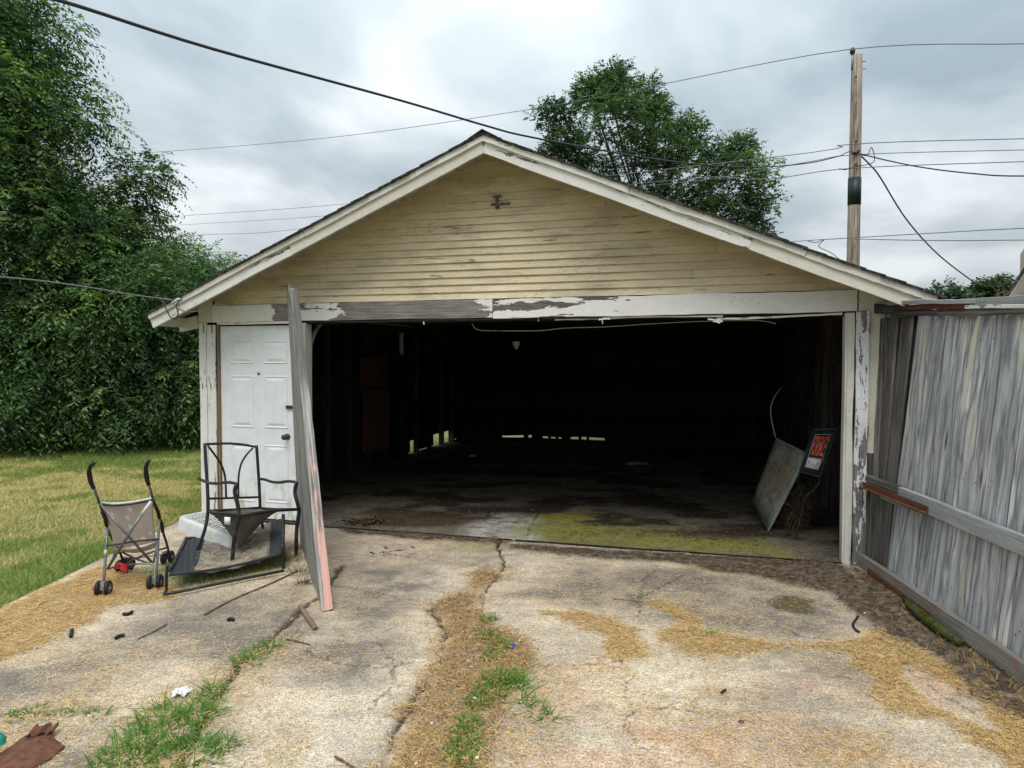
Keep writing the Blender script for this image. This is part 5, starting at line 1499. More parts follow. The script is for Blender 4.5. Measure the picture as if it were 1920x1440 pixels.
fw1, fw2, rw1, rw2 = P(228, 1052, 5.56), P(311, 1040, 5.78), P(194.5, 1104, 4.98), P(292, 1090, 5.12)
stt('side_tube', [(185.7, 941, 5.12), (196, 968, 5.2), (205, 1000, 5.3), (222, 1030, 5.45), (231, 1052, 5.56)], .0095, M['black_metal'], 3)
stt('side_tube', [(285.8, 932, 5.18), (296, 962, 5.3), (304, 992, 5.45), (312, 1018, 5.6), (319, 1043, 5.76)], .0095, M['black_metal'], 3)
stt('rear_tube', [(202, 990, 5.15), (198, 1040, 5.05), (194.4, 1102, 4.97)], .0095, gm, 2)
stt('rear_tube', [(298.5, 974, 5.25), (296, 1030, 5.18), (292.5, 1090, 5.11)], .0095, gm, 2)
stt('cross_tube', [(187, 944, 5.11), (236, 1000, 5.10), (287, 1057, 5.22)], .0095, gm)
stt('cross_tube', [(202, 1066, 5.12), (240, 1004, 5.08), (266, 964, 5.11)], .0095, gm)
stt('white_sleeve', [(265, 965, 5.11), (283.5, 940, 5.15)], .0115, M['white_plastic'])
stt('white_sleeve', [(198.5, 1031, 5.055), (197.5, 1042, 5.045)], .012, M['white_plastic'])
stt('lower_bar', [(202, 1067, 5.12), (216, 1063, 5.35), (226, 1058, 5.52)], .007, gm)
stt('lower_bar', [(286, 1057, 5.2), (262, 1057, 5.35), (240, 1060, 5.5)], .007, M['silver'])
stt('lower_bar', [(228, 1035, 5.4), (255, 1048, 5.45), (284, 1058, 5.4)], .008, gm)
stt('lower_bar', [(234, 1060, 5.5), (252, 1048, 5.55), (285, 1035, 5.62), (312, 1027, 5.66)], .008, M['black_metal'], 2)
stt('lower_bar', [(232, 1045, 5.5), (262, 1046, 5.6), (300, 1040, 5.7), (312, 1036, 5.7)], .005, gm)
stt('lower_bar', [(205, 1062, 5.14), (212, 1045, 5.2), (216, 1032, 5.3)], .008, gm)
stt('lower_bar', [(288, 1054, 5.22), (292, 1035, 5.25), (296, 1010, 5.3)], .008, gm)
stt('strap', [(198.5, 1023, 5.06), (222, 1020, 5.09), (262, 1014, 5.14), (297.5, 1011, 5.2)], .007, M['black_metal'], 2)
for (a_, b_) in (((191, 958, 5.15), (200, 986, 5.2)), ((290, 946, 5.22), (299, 972, 5.3)), ((299, 972, 5.3), (305, 997, 5.42))):
    stt('joint_clip', [a_, ((a_[0] + b_[0]) / 2 + 1.5, (a_[1] + b_[1]) / 2, (a_[2] + b_[2]) / 2), b_], .013, M['rubber'], 2)


def stroller_cloth():
    s = NT('stroller_cloth_print', 0.85, 0.15)
    v = s.coord('Object', (1, 1, 1), 0)
    d1 = s.vor(s.scale(v, (19, 8, 13)), 1.0)
    c1 = s.vor(s.scale(v, (19, 8, 13)), 1.0, 'F1', 'Color')
    sp_ = s.N.new("ShaderNodeSeparateXYZ"); s.L.new(c1, sp_.inputs[0])
    m = s.math('MULTIPLY', s.ramp(s.math('ADD', d1, s.math('MULTIPLY', s.noise(v, 70, 3), 0.35)), [(0.50, 1.0), (0.54, 0.0)]), s.ramp(sp_.outputs[0], [(0.25, 0.0), (0.3, 1.0)]))
    pc = s.mix(s.ramp(sp_.outputs[1], [(0.55, 0.0), (0.6, 1.0)]), (0.72, 0.50, 0.42), (0.80, 0.78, 0.76))
    base = s.mix(s.noise(v, 160, 2), (0.50, 0.45, 0.435), (0.60, 0.555, 0.535))
    return s.done(s.mix(m, base, pc), s.bump(s.noise(s.scale(v, (9, 9, 3)), 1.0, 3), 0.5, 0.02))


M['stroller_cloth'] = stroller_cloth()
def sfn(u, v): return Vector((0.012 * math.sin(math.pi * v) * (1 if u < .5 else -1) * abs(u - .5) * 2, .035 * math.sin(math.pi * u) + .006 * math.sin(u * 17 + v * 5), -.010 * math.sin(math.pi * u) * v - .02 * math.sin(math.pi * u) * (1 - v)))
quadm('seat_back', [P(213, 1026, 5.30), P(294, 1014, 5.38), P(287, 936, 5.20), P(189, 943, 5.14)], M['stroller_cloth'], st, 16, 14, sfn)
quadm('seat_base', [P(214, 1028, 5.31), P(294, 1015, 5.385), P(292, 1027, 5.52), P(216, 1032, 5.45)], M['stroller_cloth'], st, 12, 6, lambda u, v: Vector((0, 0, -.03 * math.sin(math.pi * u))))
stt('top_hem', [(187, 942, 5.13), (215, 944.5, 5.17), (250, 941, 5.2), (286, 934, 5.19)], .008, M['white_plastic'], 3)
stt('top_hem', [(189, 946, 5.13), (215, 948.5, 5.17), (250, 945, 5.2), (286, 938, 5.19)], .005, M['rubber'], 3)


def wheel(cx_, cy_, dep, r, ax, name='wheel', wd=.026):
    c_ = P(cx_, cy_, dep); c_.z = max(r, 0.0) + .002
    ax = Vector(ax).normalized(); u_ = Vector((0, 0, 1)); w_ = ax.cross(u_).normalized()
    V, Fc = [], []
    prof = [(r * .62, -wd / 2), (r * .86, -wd / 2), (r, -wd * .28), (r, wd * .28), (r * .86, wd / 2), (r * .62, wd / 2)]
    n = 20
    for (rr_, a_) in prof:
        for k in range(n):
            t_ = 2 * math.pi * k / n; V.append(c_ + ax * a_ + (u_ * math.cos(t_) + w_ * math.sin(t_)) * rr_)
    for i in range(len(prof)):
        for k in range(n):
            j = (i + 1) % len(prof); Fc.append((i * n + k, i * n + (k + 1) % n, j * n + (k + 1) % n, j * n + k))
    wo = mk(name, V, Fc, M['rubber'], st, True)
    PMAT[wo.name] = pm(st)
    V, Fc = tube_vf([c_ - ax * wd * .42, c_ + ax * wd * .42], r * .64, 16)
    mk('rim', V, Fc, M['wheel_grey'], wo)
    V, Fc = tube_vf([c_ - ax * wd * .55, c_ + ax * wd * .55], r * .2, 10)
    mk('hub', V, Fc, M['silver'], wo)
    return c_


AX = (1, .10, 0)
for (cx_, cy_, dep, r_) in ((185, 1111, 4.97, .053), (203, 1110, 4.98, .053), (282, 1097, 5.10, .053), (299.5, 1096, 5.12, .053), (226, 1066, 5.53, .05), (243, 1064, 5.58, .05), (307, 1051, 5.75, .05), (321, 1049, 5.79, .05)):
    wheel(cx_, cy_, dep, r_, AX if cx_ not in (226, 243) else (1, -.45, 0))
for (px, dep) in ((194.3, 4.97), (291, 5.11), (234.5, 5.55), (314, 5.77)):
    q = P(px, 1100, dep); q.z = .055
    tube('axle', [q - Vector(AX).normalized() * .045, q + Vector(AX).normalized() * .045], .006, M['silver'], st, 8)
    mk('fork', *box_vf((q.x - .014, q.y - .02, .045), (q.x + .014, q.y + .02, .105)), M['silver'] if dep < 5.2 else M['rubber'], st)
V, Fc = plate_vf([P(220, 1066, 5.46), P(238, 1071, 5.46), P(238, 1056, 5.47), P(222, 1056, 5.47)], .025, 4, 3, lambda u, v: Vector((.006 * math.sin(u * 8), 0, .008 * math.sin(v * 7 + u * 5))))
mk('brake_pedal', V, Fc, M['red_plastic'], st)

# ------------------------------------------------------------------ INSIDE THE BAY: sheet, sign, rod
sc_ = thing('window_screen', 'dusty grey screen sheet in pale frame leaning at the right wall behind the sign', 'screen', G(1441, 1000))
q4 = [P(1441, 999, 6.82), P(1514, 852, 6.62), P(1456.5, 823, 7.12), P(1413, 936, 7.22)]
q4[0].z = max(q4[0].z, .02)
def screen_mat():
    s = NT('dusty_screen', 0.7, 0.3)
    v = s.coord('Object', (1, 1, 1), 0)
    n = s.noise(v, 9, 5, .65)
    c = s.mix(s.ramp(n, [(0.4, 0.0), (0.6, 1.0)]), (0.10, 0.125, 0.12), (0.20, 0.20, 0.165))
    return s.done(c, s.bump(s.noise(v, 90, 2), .3, .003))
M['screen'] = screen_mat()
quadm('screen_sheet', q4, M['screen'], sc_, 6, 6, None, .012)
for a_, b_ in ((0, 1), (1, 2), (2, 3), (3, 0)): tube('frame_bar', [q4[a_], q4[b_]], .010 if a_ else .013, M['track'], sc_, 6, smooth=False)
n = 800; uu = np.clip(RNG.normal(.62, .2, n), .03, .99); vv = np.clip(RNG.normal(.45, .22, n), .02, .98)
Q = [np.array(q) for q in q4]
bs = (Q[0] * (1 - uu[:, None]) + Q[1] * uu[:, None]) * (1 - vv[:, None]) + (Q[3] * (1 - uu[:, None]) + Q[2] * uu[:, None]) * vv[:, None]
nrm = np.cross(Q[1] - Q[0], Q[3] - Q[0]); nrm /= np.linalg.norm(nrm)
if nrm[1] > 0: nrm = -nrm
dd = RNG.normal(0, 1, (n, 3)); dd -= (dd @ nrm)[:, None] * nrm * .7; dd /= np.linalg.norm(dd, axis=1)[:, None]
o = blade_mesh('straw_heap', bs + nrm * RNG.uniform(.014, .05, n)[:, None], dd, RNG.uniform(.04, .10, n), RNG.uniform(.0014, .0026, n), M['straw'], np.clip(RNG.normal(.28, .2, n), 0, 1), .9); tag(o, kind='stuff')
n = 700; hx = RNG.normal(0, .06, n); hz = RNG.uniform(.05, .5, n)
b0 = P(1498, 930, 6.75)
bs = np.stack([b0.x + hx + (hz - .3) * .18, b0.y + RNG.normal(0, .05, n), hz], 1); dd = RNG.normal(0, 1, (n, 3)); dd[:, 2] -= .8; dd /= np.linalg.norm(dd, axis=1)[:, None]
o = blade_mesh('straw_tangle', bs, dd, RNG.uniform(.05, .16, n), RNG.uniform(.0018, .003, n), M['straw_dark'], np.clip(RNG.normal(.6, .2, n), 0, 1), .9); tag(o, kind='stuff')
o = tube('bent_rod', [P(1464.7, 727, 7.2), P(1452, 745, 7.18), P(1445, 765, 7.16), P(1447, 789, 7.14), (P(1454.4, 821, 7.12))], .0065, M['track'], None, 6, k=4)
tag(o, 'thin curved pale rod rising above the leaning screen sheet', 'rod')

sg_ = thing('for_sale_sign', 'black wire-legged yard sign reading FOR SALE in orange letters inside the bay', 'sign', G(1480, 1015))
SC = [P(1499.4, 884.2, 6.50), P(1538.3, 894, 6.40), P(1569.4, 804.4, 6.44), P(1525.8, 805.6, 6.54)]
quadm('sign_board', SC, M['sign_black'], sg_, 3, 3, None, .012)
nS = (SC[1] - SC[0]).cross(SC[3] - SC[0]).normalized()
if nS.y > 0: nS = -nS
def SQ(u, v, off): return (SC[0] * (1 - u) + SC[1] * u) * (1 - v) + (SC[3] * (1 - u) + SC[2] * u) * v + nS * off
for a_, b_ in ((0, 1), (1, 2), (2, 3), (3, 0)): tube('sign_rim', [SC[a_] + nS * .008, SC[b_] + nS * .008], .008, M['sign_black'], sg_, 6, smooth=False)
quadm('white_border', [SQ(.16, .35, .0145), SQ(.84, .35, .0145), SQ(.84, .88, .0145), SQ(.16, .88, .0145)], M['ceramic'], sg_, 1, 1, None, .001)
quadm('print_area', [SQ(.18, .36, .017), SQ(.82, .36, .017), SQ(.82, .87, .017), SQ(.18, .87, .017)], M['ink'] and M['insulator'], sg_, 1, 1, None, .001)
quadm('number_label', [SQ(.18, .12, .017), SQ(.82, .12, .017), SQ(.82, .34, .017), SQ(.18, .34, .017)], M['ceramic'], sg_, 1, 1, None, .001)


def text_mesh(body, u0, u1, v0, v1, mat, off, fit, parent, name='lettering', bold=.02):
    cu = bpy.data.curves.new('tmp', 'FONT'); cu.body = body; cu.offset = bold
    ob = bpy.data.objects.new('tmp', cu); COL.objects.link(ob)
    me = bpy.data.meshes.new_from_object(ob.evaluated_get(bpy.context.evaluated_depsgraph_get()))
    V = np.array([v.co[:] for v in me.vertices]); Fc = [tuple(p.vertices) for p in me.polygons]
    bpy.data.objects.remove(ob); bpy.data.curves.remove(cu); bpy.data.meshes.remove(me)
    mn, mx = V.min(0), V.max(0)
    out = [fit(u0 + (u1 - u0) * (x - mn[0]) / (mx[0] - mn[0]), v0 + (v1 - v0) * (y - mn[1]) / (mx[1] - mn[1]), off) for x, y, z in V]
    return mk(name, out, Fc, mat, parent)


bpy.context.view_layer.update()
text_mesh('FOR SALE', .215, .785, .40, .84, M['sign_orange'], .0205, SQ, sg_, bold=.008)
# hand-written number, not readable in the photograph: pen strokes only
for k in range(8):
    u = .23 + k * .068; r_ = random.Random(k + 5)
    tube('pen_stroke', [SQ(u + r_.uniform(0, .045), .17 + r_.uniform(0, .12), .020) for _ in range(4)], .0016, M['ink'], sg_, 4)
for a_, b_ in (((1499, 884, 6.50), [(1497, 903, 6.52), (1503, 918, 6.55), (1500, 932, 6.56), (1490, 965, 6.6), (1470, 1010.6, 6.62)]), ((1538, 893, 6.40), [(1536, 905, 6.40), (1525, 919, 6.41), (1512, 932, 6.42), (1505, 950, 6.43), (1500, 975, 6.44), (1488, 1020, 6.46)])):
    tube('wire_leg', [P(*a_)] + [P(*q) for q in b_], .0065, M['black_metal'], sg_, 6, k=4)

# ------------------------------------------------------------------ UTILITY POLE AND LINES
PD = 17.0
pole = thing('utility_pole', 'tall bare wooden utility pole with black wrap band behind the garage', 'utility pole', (P(1600, 490, PD).x, PD, 0))
ptop = P(1607, 104, PD); pb = P(1599.5, 492, PD)
dirp = (pb - ptop).normalized(); pbase = ptop + dirp * (ptop.z / -dirp.z)
board_n = 10
V, Fc = [], []
o = tube('pole_shaft', [pbase + (ptop - pbase) * (k / 10) for k in range(11)], [.165 - .045 * (k / 10) for k in range(11)], M['pole_wood'], pole, 16)
# grain should run up the pole: give the shaft its own axis
Xd = (ptop - pbase).normalized(); Yd = Xd.orthogonal().normalized(); Zd = Xd.cross(Yd)
Mx_ = Matrix.Identity(4)
for q in range(3): Mx_[q][0], Mx_[q][1], Mx_[q][2], Mx_[q][3] = Xd[q], Yd[q], Zd[q], pbase[q]
LM = pm(pole).inverted() @ Mx_; o.data.transform(LM.inverted()); o.matrix_local = LM
def pp(py): 
    f = (py - 104) / (492 - 104.); return ptop.lerp(pb, f)
tube('wrap_band', [pp(333), pp(384)], .148, M['wrap'], pole, 16)
tube('insulator_pin', [P(1597.5, 132, PD - .15), P(1598.5, 97, PD - .15)], .025, M['track'], pole, 8)
tube('insulator', [P(1598.5, 102, PD - .15), P(1598.5, 96, PD - .15), P(1598.5, 90, PD - .15)], [.045, .065, .04], M['insulator'], pole, 10)
for y_ in (115, 129): tube('step_bolt', [P(1613, y_, PD), P(1623, y_, PD)], .010, M['insulator'], pole, 6)
for y_ in (142, 263, 286, 306): tube('bolt_head', [P(1605, y_, PD - .16), P(1605.3, y_ + 4, PD - .16)], .02, M['insulator'], pole, 6)
tube('clamp', [P(1598, 289, PD - .16), P(1612, 282, PD - .16)], .03, M['insulator'], pole, 8)
LINES = [
    ('power_line', 'uppermost thin power line running over the pole-top insulator', [(60, 300, 42), (225, 290, 38), (600, 260, 30), (1000, 204, 24), (1240, 158, 21), (1590, 93, 16.9), (1920, 82, 15.5), (2200, 76, 14.5)], .011, 'wire_grey'),
    ('power_line', 'second power line from the top, crossing the pole above the clamp', [(200, 418, 40), (340, 405, 37), (640, 383, 31), (1430, 297, 19), (1590, 271, 16.8), (1920, 260, 15), (2200, 254, 14)], .010, 'wire_grey'),
    ('power_line', 'third power line, meeting the pole right at the clamp', [(200, 432, 40), (350, 421, 37), (620, 404, 31), (1250, 345, 22), (1500, 306, 18), (1606, 290, 17), (1920, 281, 15), (2200, 276, 14)], .009, 'wire_grey'),
    ('power_line', 'fourth power line, crossing the pole just above the black wrap', [(200, 452, 40), (390, 440, 36), (545, 431, 33), (1200, 344, 22), (1430, 336, 18.5), (1590, 316, 16.8), (1920, 303, 15), (2200, 296, 14)], .010, 'wire_grey'),
    ('phone_line', 'upper of two low communication lines beside the pole foot, with splices', [(1300, 466, 23), (1500, 452, 19), (1596, 446, 16.8), (1750, 437, 15.8), (1920, 428, 15), (2200, 420, 14)], .010, 'wire_grey'),
    ('phone_line', 'lower of two low communication lines right of the pole', [(1600, 448, 16.8), (1760, 451, 15.8), (1920, 450, 15), (2200, 449, 14)], .010, 'wire_grey'),
    ('service_cable', 'thick black service cable sweeping over the garage peak to the pole', [(-200, -70, 3.2), (95, -4, 4.2), (400, 92, 5.4), (750, 188, 7.2), (912, 236, 8.2), (1000, 258, 9), (1200, 294, 11), (1330, 310, 12.6), (1430, 313, 14), (1520, 305, 15.6), (1580, 291, 16.7)], .012, 'wire'),
    ('service_cable', 'black twisted cable drooping from the clamp towards the far right', [(1612, 288, 17), (1660, 300, 16.3), (1730, 314, 15.5), (1820, 325, 14.8), (1920, 330, 14.2), (2200, 322, 13)], .014, 'wire'),
    ('service_cable', 'black cable dropping steeply from the pole to the distant roof at right', [(1612, 290, 17), (1632, 310, 17.5), (1650, 332, 18), (1700, 412, 19), (1760, 478, 20), (1827, 530, 21)], .018, 'wire'),
]
for nm, lab, pts, r_, mt in LINES:
    o = tube(nm, [P(*p) for p in pts], r_, M[mt], None, 6, k=6); tag(o, lab, 'cable', 'overhead lines at the pole')
o = tube('jumper_wires', [P(1575, 293, 17), P(1590, 285, 16.7), P(1605, 286, 16.7), P(1625, 292, 16.8), P(1634, 276, 17), P(1640, 300, 17), P(1628, 308, 17), P(1606, 312, 16.8), P(1585, 318, 16.7), P(1574, 316, 16.9)], .010, M['wire'], None, 5, k=4)
tag(o, 'loose jumper wires looping around the clamp of the pole', 'cable', 'overhead lines at the pole')
o = tube('splice_loop', [P(1515, 452, 17), P(1530, 455, 17), P(1545, 450, 17), P(1535, 462, 17), P(1560, 475, 17), P(1580, 492, 17)], .009, M['wire'], None, 5, k=4)
tag(o, 'small looped drop wire hanging from the low line just left of the pole', 'cable', 'overhead lines at the pole')
# line to the left eave
o = tube('eave_cable', [P(-80, 512, 5.0), P(0, 519, 5.3), P(90, 528, 5.8), P(180, 541, 6.3), P(250, 553, 6.7), P(305, 560, 6.98), P(335, 564, 7.03)], .0055, M['wire_grey'], None, 6, k=5)
tag(o, 'grey cable crossing the dark trees to the left eave of the garage', 'cable')
o = tube('twisted_cable', [P(295, 557, 6.95), P(305, 567, 6.93), P(312, 580, 6.92), P(320, 595, 6.9), P(330, 597, 6.9), P(334, 585, 6.9), P(330, 573, 6.92), P(338, 563, 6.93), P(342, 556, 6.95)], .006, M['wire'], None, 6, k=4)
tag(o, 'black looped cable end hanging at the left roof corner', 'cable')
o = tube('white_cable', [P(322, 566, 6.93), P(330, 574, 6.95), P(342, 582, 7.0), P(358, 584, 7.1), P(380, 581, 7.25), P(400, 573, 7.3), P(415, 570, 7.33), P(428, 573, 7.35)], .007, M['wire_white'], None, 6, k=4)
tag(o, 'pale cable curving from the left roof corner onto the corner block', 'cable')
o = tube('cable_cleat', [P(325, 568, 6.93), P(333, 561, 6.93), P(342, 563, 6.95)], .013, M['wire_white'], None, 8, k=2)
tag(o, 'small pale cable clamp fixed on the left end of the rake board', 'clamp')

# ------------------------------------------------------------------ TREES
def leaves_mesh(name, C, D, L, Wd, N, tint, mat, parent):
    """rhombic leaves: centre-base C, direction D, length, width, normal N"""
    S = np.cross(D, N); S /= np.linalg.norm(S, axis=1)[:, None] + 1e-9
    a = C; b = C + D * (L * .45)[:, None] + S * (Wd * .5)[:, None]; c = C + D * L[:, None]; d = C + D * (L * .45)[:, None] - S * (Wd * .5)[:, None]
    V = np.stack([a, b, c, d], 1).reshape(-1, 3)
    Fq = np.arange(len(C) * 4).reshape(-1, 4)
    return mk(name, V, Fq, mat, parent, False, tint=tint)


def sprays(blobs, nper, Ls, nl, leafL, droop, base_tint, shell=0.55, seed=1, wfac=.42):
    """leafy twigs spread through blob volumes -> leaf arrays"""
    rg = np.random.default_rng(seed)
    Pn, Dn, Tn = [], [], []
    for (c, r, wgt) in blobs:
        n = int(nper * wgt)
        u = rg.normal(0, 1, (n, 3)); u /= np.linalg.norm(u, axis=1)[:, None]
        rad = shell + (1 - shell) * rg.random(n) ** .6
        p = np.array(c) + u * rad[:, None] * np.array(r)
        d = u * .9 + rg.normal(0, .45, (n, 3)); d[:, 2] += .12; d /= np.linalg.norm(d, axis=1)[:, None]
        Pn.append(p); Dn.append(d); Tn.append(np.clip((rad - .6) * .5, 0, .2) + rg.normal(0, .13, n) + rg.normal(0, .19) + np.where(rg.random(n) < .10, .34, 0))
    p, d, tn = np.concatenate(Pn), np.concatenate(Dn), np.concatenate(Tn)
    ok = p[:, 2] > 0.1; p, d, tn = p[ok], d[ok], tn[ok]; n = len(p)
    L = rg.uniform(.6, 1.25, n) * Ls
    t = np.linspace(.12, 1, nl)
    pos = p[:, None, :] + d[:, None, :] * (L[:, None] * t[None])[..., None]
    pos[..., 2] -= droop * L[:, None] * t[None] ** 2
    tang = d[:, None, :] * np.ones((1, nl, 1)); tang = tang.copy(); tang[..., 2] -= 2 * droop * t[None]
    tang /= np.linalg.norm(tang, axis=2)[..., None]
    side = np.cross(tang, np.array([0, 0, 1.0])); side /= np.linalg.norm(side, axis=2)[..., None] + 1e-9
    sgn = np.where(np.arange(nl) % 2 == 0, 1.0, -1.0)[None, :, None]
    ld_ = tang * .55 + side * sgn * .85 + rg.normal(0, .22, pos.shape); ld_[..., 2] -= .25
    ld_ /= np.linalg.norm(ld_, axis=2)[..., None]
    nn = rg.normal(0, .45, pos.shape); nn[..., 2] += 1; nn /= np.linalg.norm(nn, axis=2)[..., None]
    ll_ = rg.uniform(.7, 1.25, pos.shape[:2]) * leafL
    tt = base_tint + tn[:, None] + rg.normal(0, .10, pos.shape[:2]) + .10 * t[None]
    f = lambda A_: A_.reshape(-1, A_.shape[-1]) if A_.ndim == 3 else A_.ravel()
    return f(pos), f(ld_), f(ll_), f(ll_) * wfac, f(nn), np.clip(f(tt), 0, 1)


def tree(name, label, base, blobs, mat, nper, Ls, nl, leafL, droop, tint, seed, cat='tree', group=None, trunk_r=.16, limbs=True, shell=.55, wfac=.36):
    t_ = thing(name, label, cat, base, 0, group)
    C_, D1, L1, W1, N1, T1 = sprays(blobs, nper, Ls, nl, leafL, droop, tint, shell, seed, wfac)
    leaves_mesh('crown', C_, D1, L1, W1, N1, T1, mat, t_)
    rg = random.Random(seed)
    b0 = Vector(base); mb = MB()
    zt = sum(b[0][2] for b in blobs) / len(blobs)
    xm = sum(b[0][0] for b in blobs) / len(blobs); ym = sum(b[0][1] for b in blobs) / len(blobs)
    fork = Vector(((b0.x + xm) / 2, (b0.y + ym) / 2, zt * .55))
    V, Fc = tube_vf(smooth_path([b0 - Vector((0, 0, .1)), b0.lerp(fork, .5) + Vector((rg.uniform(-.1, .1), 0, 0)), fork], 4), [trunk_r * (1.25 - .05 * k) for k in range(9)], 10)
    mk('trunk', V, Fc, M['bark'], t_, True)
    if limbs:
        big_ = [b_ for b_ in blobs if b_[2] > .17]
        for (c, r, wgt) in big_[::max(1, len(big_) // 9)]:
            c = Vector(c); mid = fork.lerp(c, .5) + Vector((rg.uniform(-.3, .3), rg.uniform(-.3, .3), rg.uniform(0, .3)))
            pts = smooth_path([fork, mid, c, c + (c - fork).normalized() * max(r) * .5], 4)
            V, Fc = tube_vf(pts, [trunk_r * (.50 * (1 - k / len(pts)) ** 1.3 + .04) for k in range(len(pts))], 6); mb.add(V, Fc)
            for q in range(3):
                dd_ = Vector((rg.uniform(-1, 1), rg.uniform(-1, 1), rg.uniform(-.3, 1))).normalized()
                V, Fc = tube_vf([mid, mid.lerp(c, .6) + dd_ * max(r) * .4, c + dd_ * max(r) * .85], [trunk_r * .22, trunk_r * .12, trunk_r * .04], 5); mb.add(V, Fc)
        o = mb.build('limbs', M['bark'], t_, True); o['kind'] = 'stuff'
    return t_


def Bl(px, py, dep, rx, ry, rz, w=1.0):
    q = P(px, py, dep); return ((q.x, q.y, q.z), (rx, ry, rz), w)


GL_ = 'trees along the left edge of the lawn'


def clumpy(blobs, k, rmin, rmax, wgt, seed, core=.35):
    """surround each mass with small outlying leaf clumps, so that the outline is ragged and lets the sky through"""
    rg_ = random.Random(seed); out = []
    for (c, r, w) in blobs:
        out.append((c, (r[0] * .86, r[1] * .86, r[2] * .86), w * core * .8))
        for j in range(int(k * w + 1)):
            d_ = Vector((rg_.gauss(0, 1), rg_.gauss(0, 1) - .5, rg_.gauss(0, 1))).normalized()
            q_ = rg_.uniform(.72, 1.08); rr_ = rg_.uniform(rmin, rmax)
            out.append(((c[0] + d_.x * r[0] * q_, c[1] + d_.y * r[1] * q_, c[2] + d_.z * r[2] * q_), (rr_ * 1.25, rr_, rr_ * .62), wgt * (rr_ / rmax) ** 2))
    return out


tree('elm_tree', 'tallest leafy elm at the far left reaching above the others', (P(-60, 700, 14.5).x, 14.5, 0),
     clumpy([Bl(-120, 60, 14.2, 2.2, 2.0, 1.8), Bl(0, 100, 14, .95, 1.4, 1.3), Bl(50, 190, 13.6, .72, 1.2, .75), Bl(-15, -10, 14.3, .8, 1.2, 1.2, .8), Bl(20, 300, 13.6, .9, 1.2, .8), Bl(-40, 330, 13.6, 1.8, 1.6, 1.5), Bl(50, 440, 13.4, 1.2, 1.3, 1.0), Bl(-60, 560, 13.4, 1.8, 1.3, 1.4)], 20, .3, .62, .085, 5),
     M['leaf_a'], 820, .55, 12, .105, .55, .30, 11, group=GL_, trunk_r=.22, shell=.35)
tree('elm_tree', 'leafy elm whose pointed top stands left of the garage eave', (P(190, 700, 14.8).x, 14.8, 0),
     clumpy([Bl(170, 425, 14.8, .95, 1.2, .75), Bl(258, 375, 15, .32, .7, .42, .4), Bl(140, 510, 14.4, 1.4, 1.3, 1.0), Bl(235, 500, 14.6, .75, 1.0, .95), Bl(280, 322, 15.2, .15, .3, .22, .15), Bl(110, 360, 14.6, .5, .8, .4, .4)], 18, .25, .55, .08, 6),
     M['leaf_a'], 760, .52, 12, .105, .50, .32, 12, group=GL_, trunk_r=.16, shell=.35)
tree('elm_tree', 'lower rounded tree directly behind the left eave', (P(370, 700, 19).x, 19, 0),
     clumpy([Bl(355, 505, 19, .85, 1.1, .7), Bl(320, 565, 18.6, 1.4, 1.3, 1.1), Bl(398, 525, 19.4, .5, .8, .40, .5), Bl(390, 590, 19, 1.2, 1.3, 1.0)], 18, .3, .6, .08, 7),
     M['leaf_a'], 700, .45, 11, .10, .38, .40, 13, group=GL_, trunk_r=.13, shell=.35)
GB_ = 'bushes at the foot of the tree line'
for i, (px, py, dep, rx, rz, lab, tn) in enumerate([
    (20, 720, 12.9, 1.3, 1.15, 'dark bush at the far left edge of the lawn', .26), (130, 690, 13.2, 1.2, 1.25, 'bush with bright yellow-green shoots under the tallest elm', .42),
    (230, 700, 13.5, 1.1, 1.15, 'dark bush in the middle of the hedge line behind the stroller', .24), (320, 690, 13.8, 1.1, 1.3, 'tall dark bush beside the white corner of the garage', .28),
    (75, 610, 13.3, 1.5, 1.3, 'upper shrub mass with drooping leaf sprays left of the eave cable', .36), (210, 600, 13.8, 1.4, 1.3, 'shrub mass just below the eave cable', .32), (330, 600, 14.4, 1.3, 1.2, 'shrub hanging behind the left roof corner', .22),
    (-110, 650, 13.0, 1.6, 1.7, 'wide bush partly outside the left border', .3), (400, 680, 15.2, 1.2, 1.5, 'bush hidden behind the garage corner', .25)]):
    q = P(px, py, dep)
    rgb = random.Random(100 + i)
    bl_ = [((q.x, dep + .35, q.z), (rx, .6, rz), .55)]
    for j in range(9):
        r_ = rgb.uniform(.22, .60); zz = q.z + rgb.uniform(-1, 1) * rz * .95
        bl_.append(((q.x + rgb.uniform(-1, 1) * rx, dep - rgb.uniform(-.1, .75), max(zz, .3)), (r_ * 1.3, r_, r_ * .75), .17 * rgb.uniform(.6, 1.4)))
    tree('bush', lab, (q.x, dep, 0), bl_, M['leaf_a'], 500, .60, 12, .108, .70, tn, 30 + i, 'bush', GB_, .05, False, .3)
# broad-leaved weed in front
q = G(55, 838)
tree('broadleaf_weed', 'large-leaved light green weed at the lower left in front of the bushes', (q.x, q.y, 0), [((q.x, q.y, .28), (.75, .35, .3), 1.0), ((q.x + .3, q.y, .45), (.35, .3, .2), .4)], M['leaf_a'], 60, .25, 5, .16, .3, .55, 51, 'plant', None, .02, False, .3, .6)
mk_o = lathe('rusty_oddment', [(0.13, 0.0), (.17, .12), (.18, .14), (.16, .14), (.12, .03), (.01, .03)], M['rust'], None, tuple(G(203, 838)), 'z', 16, False)  # unidentified dark red object, given a simple bowl shape
tag(mk_o, 'small dark red rusty tub half hidden under the bushes', 'oddment')

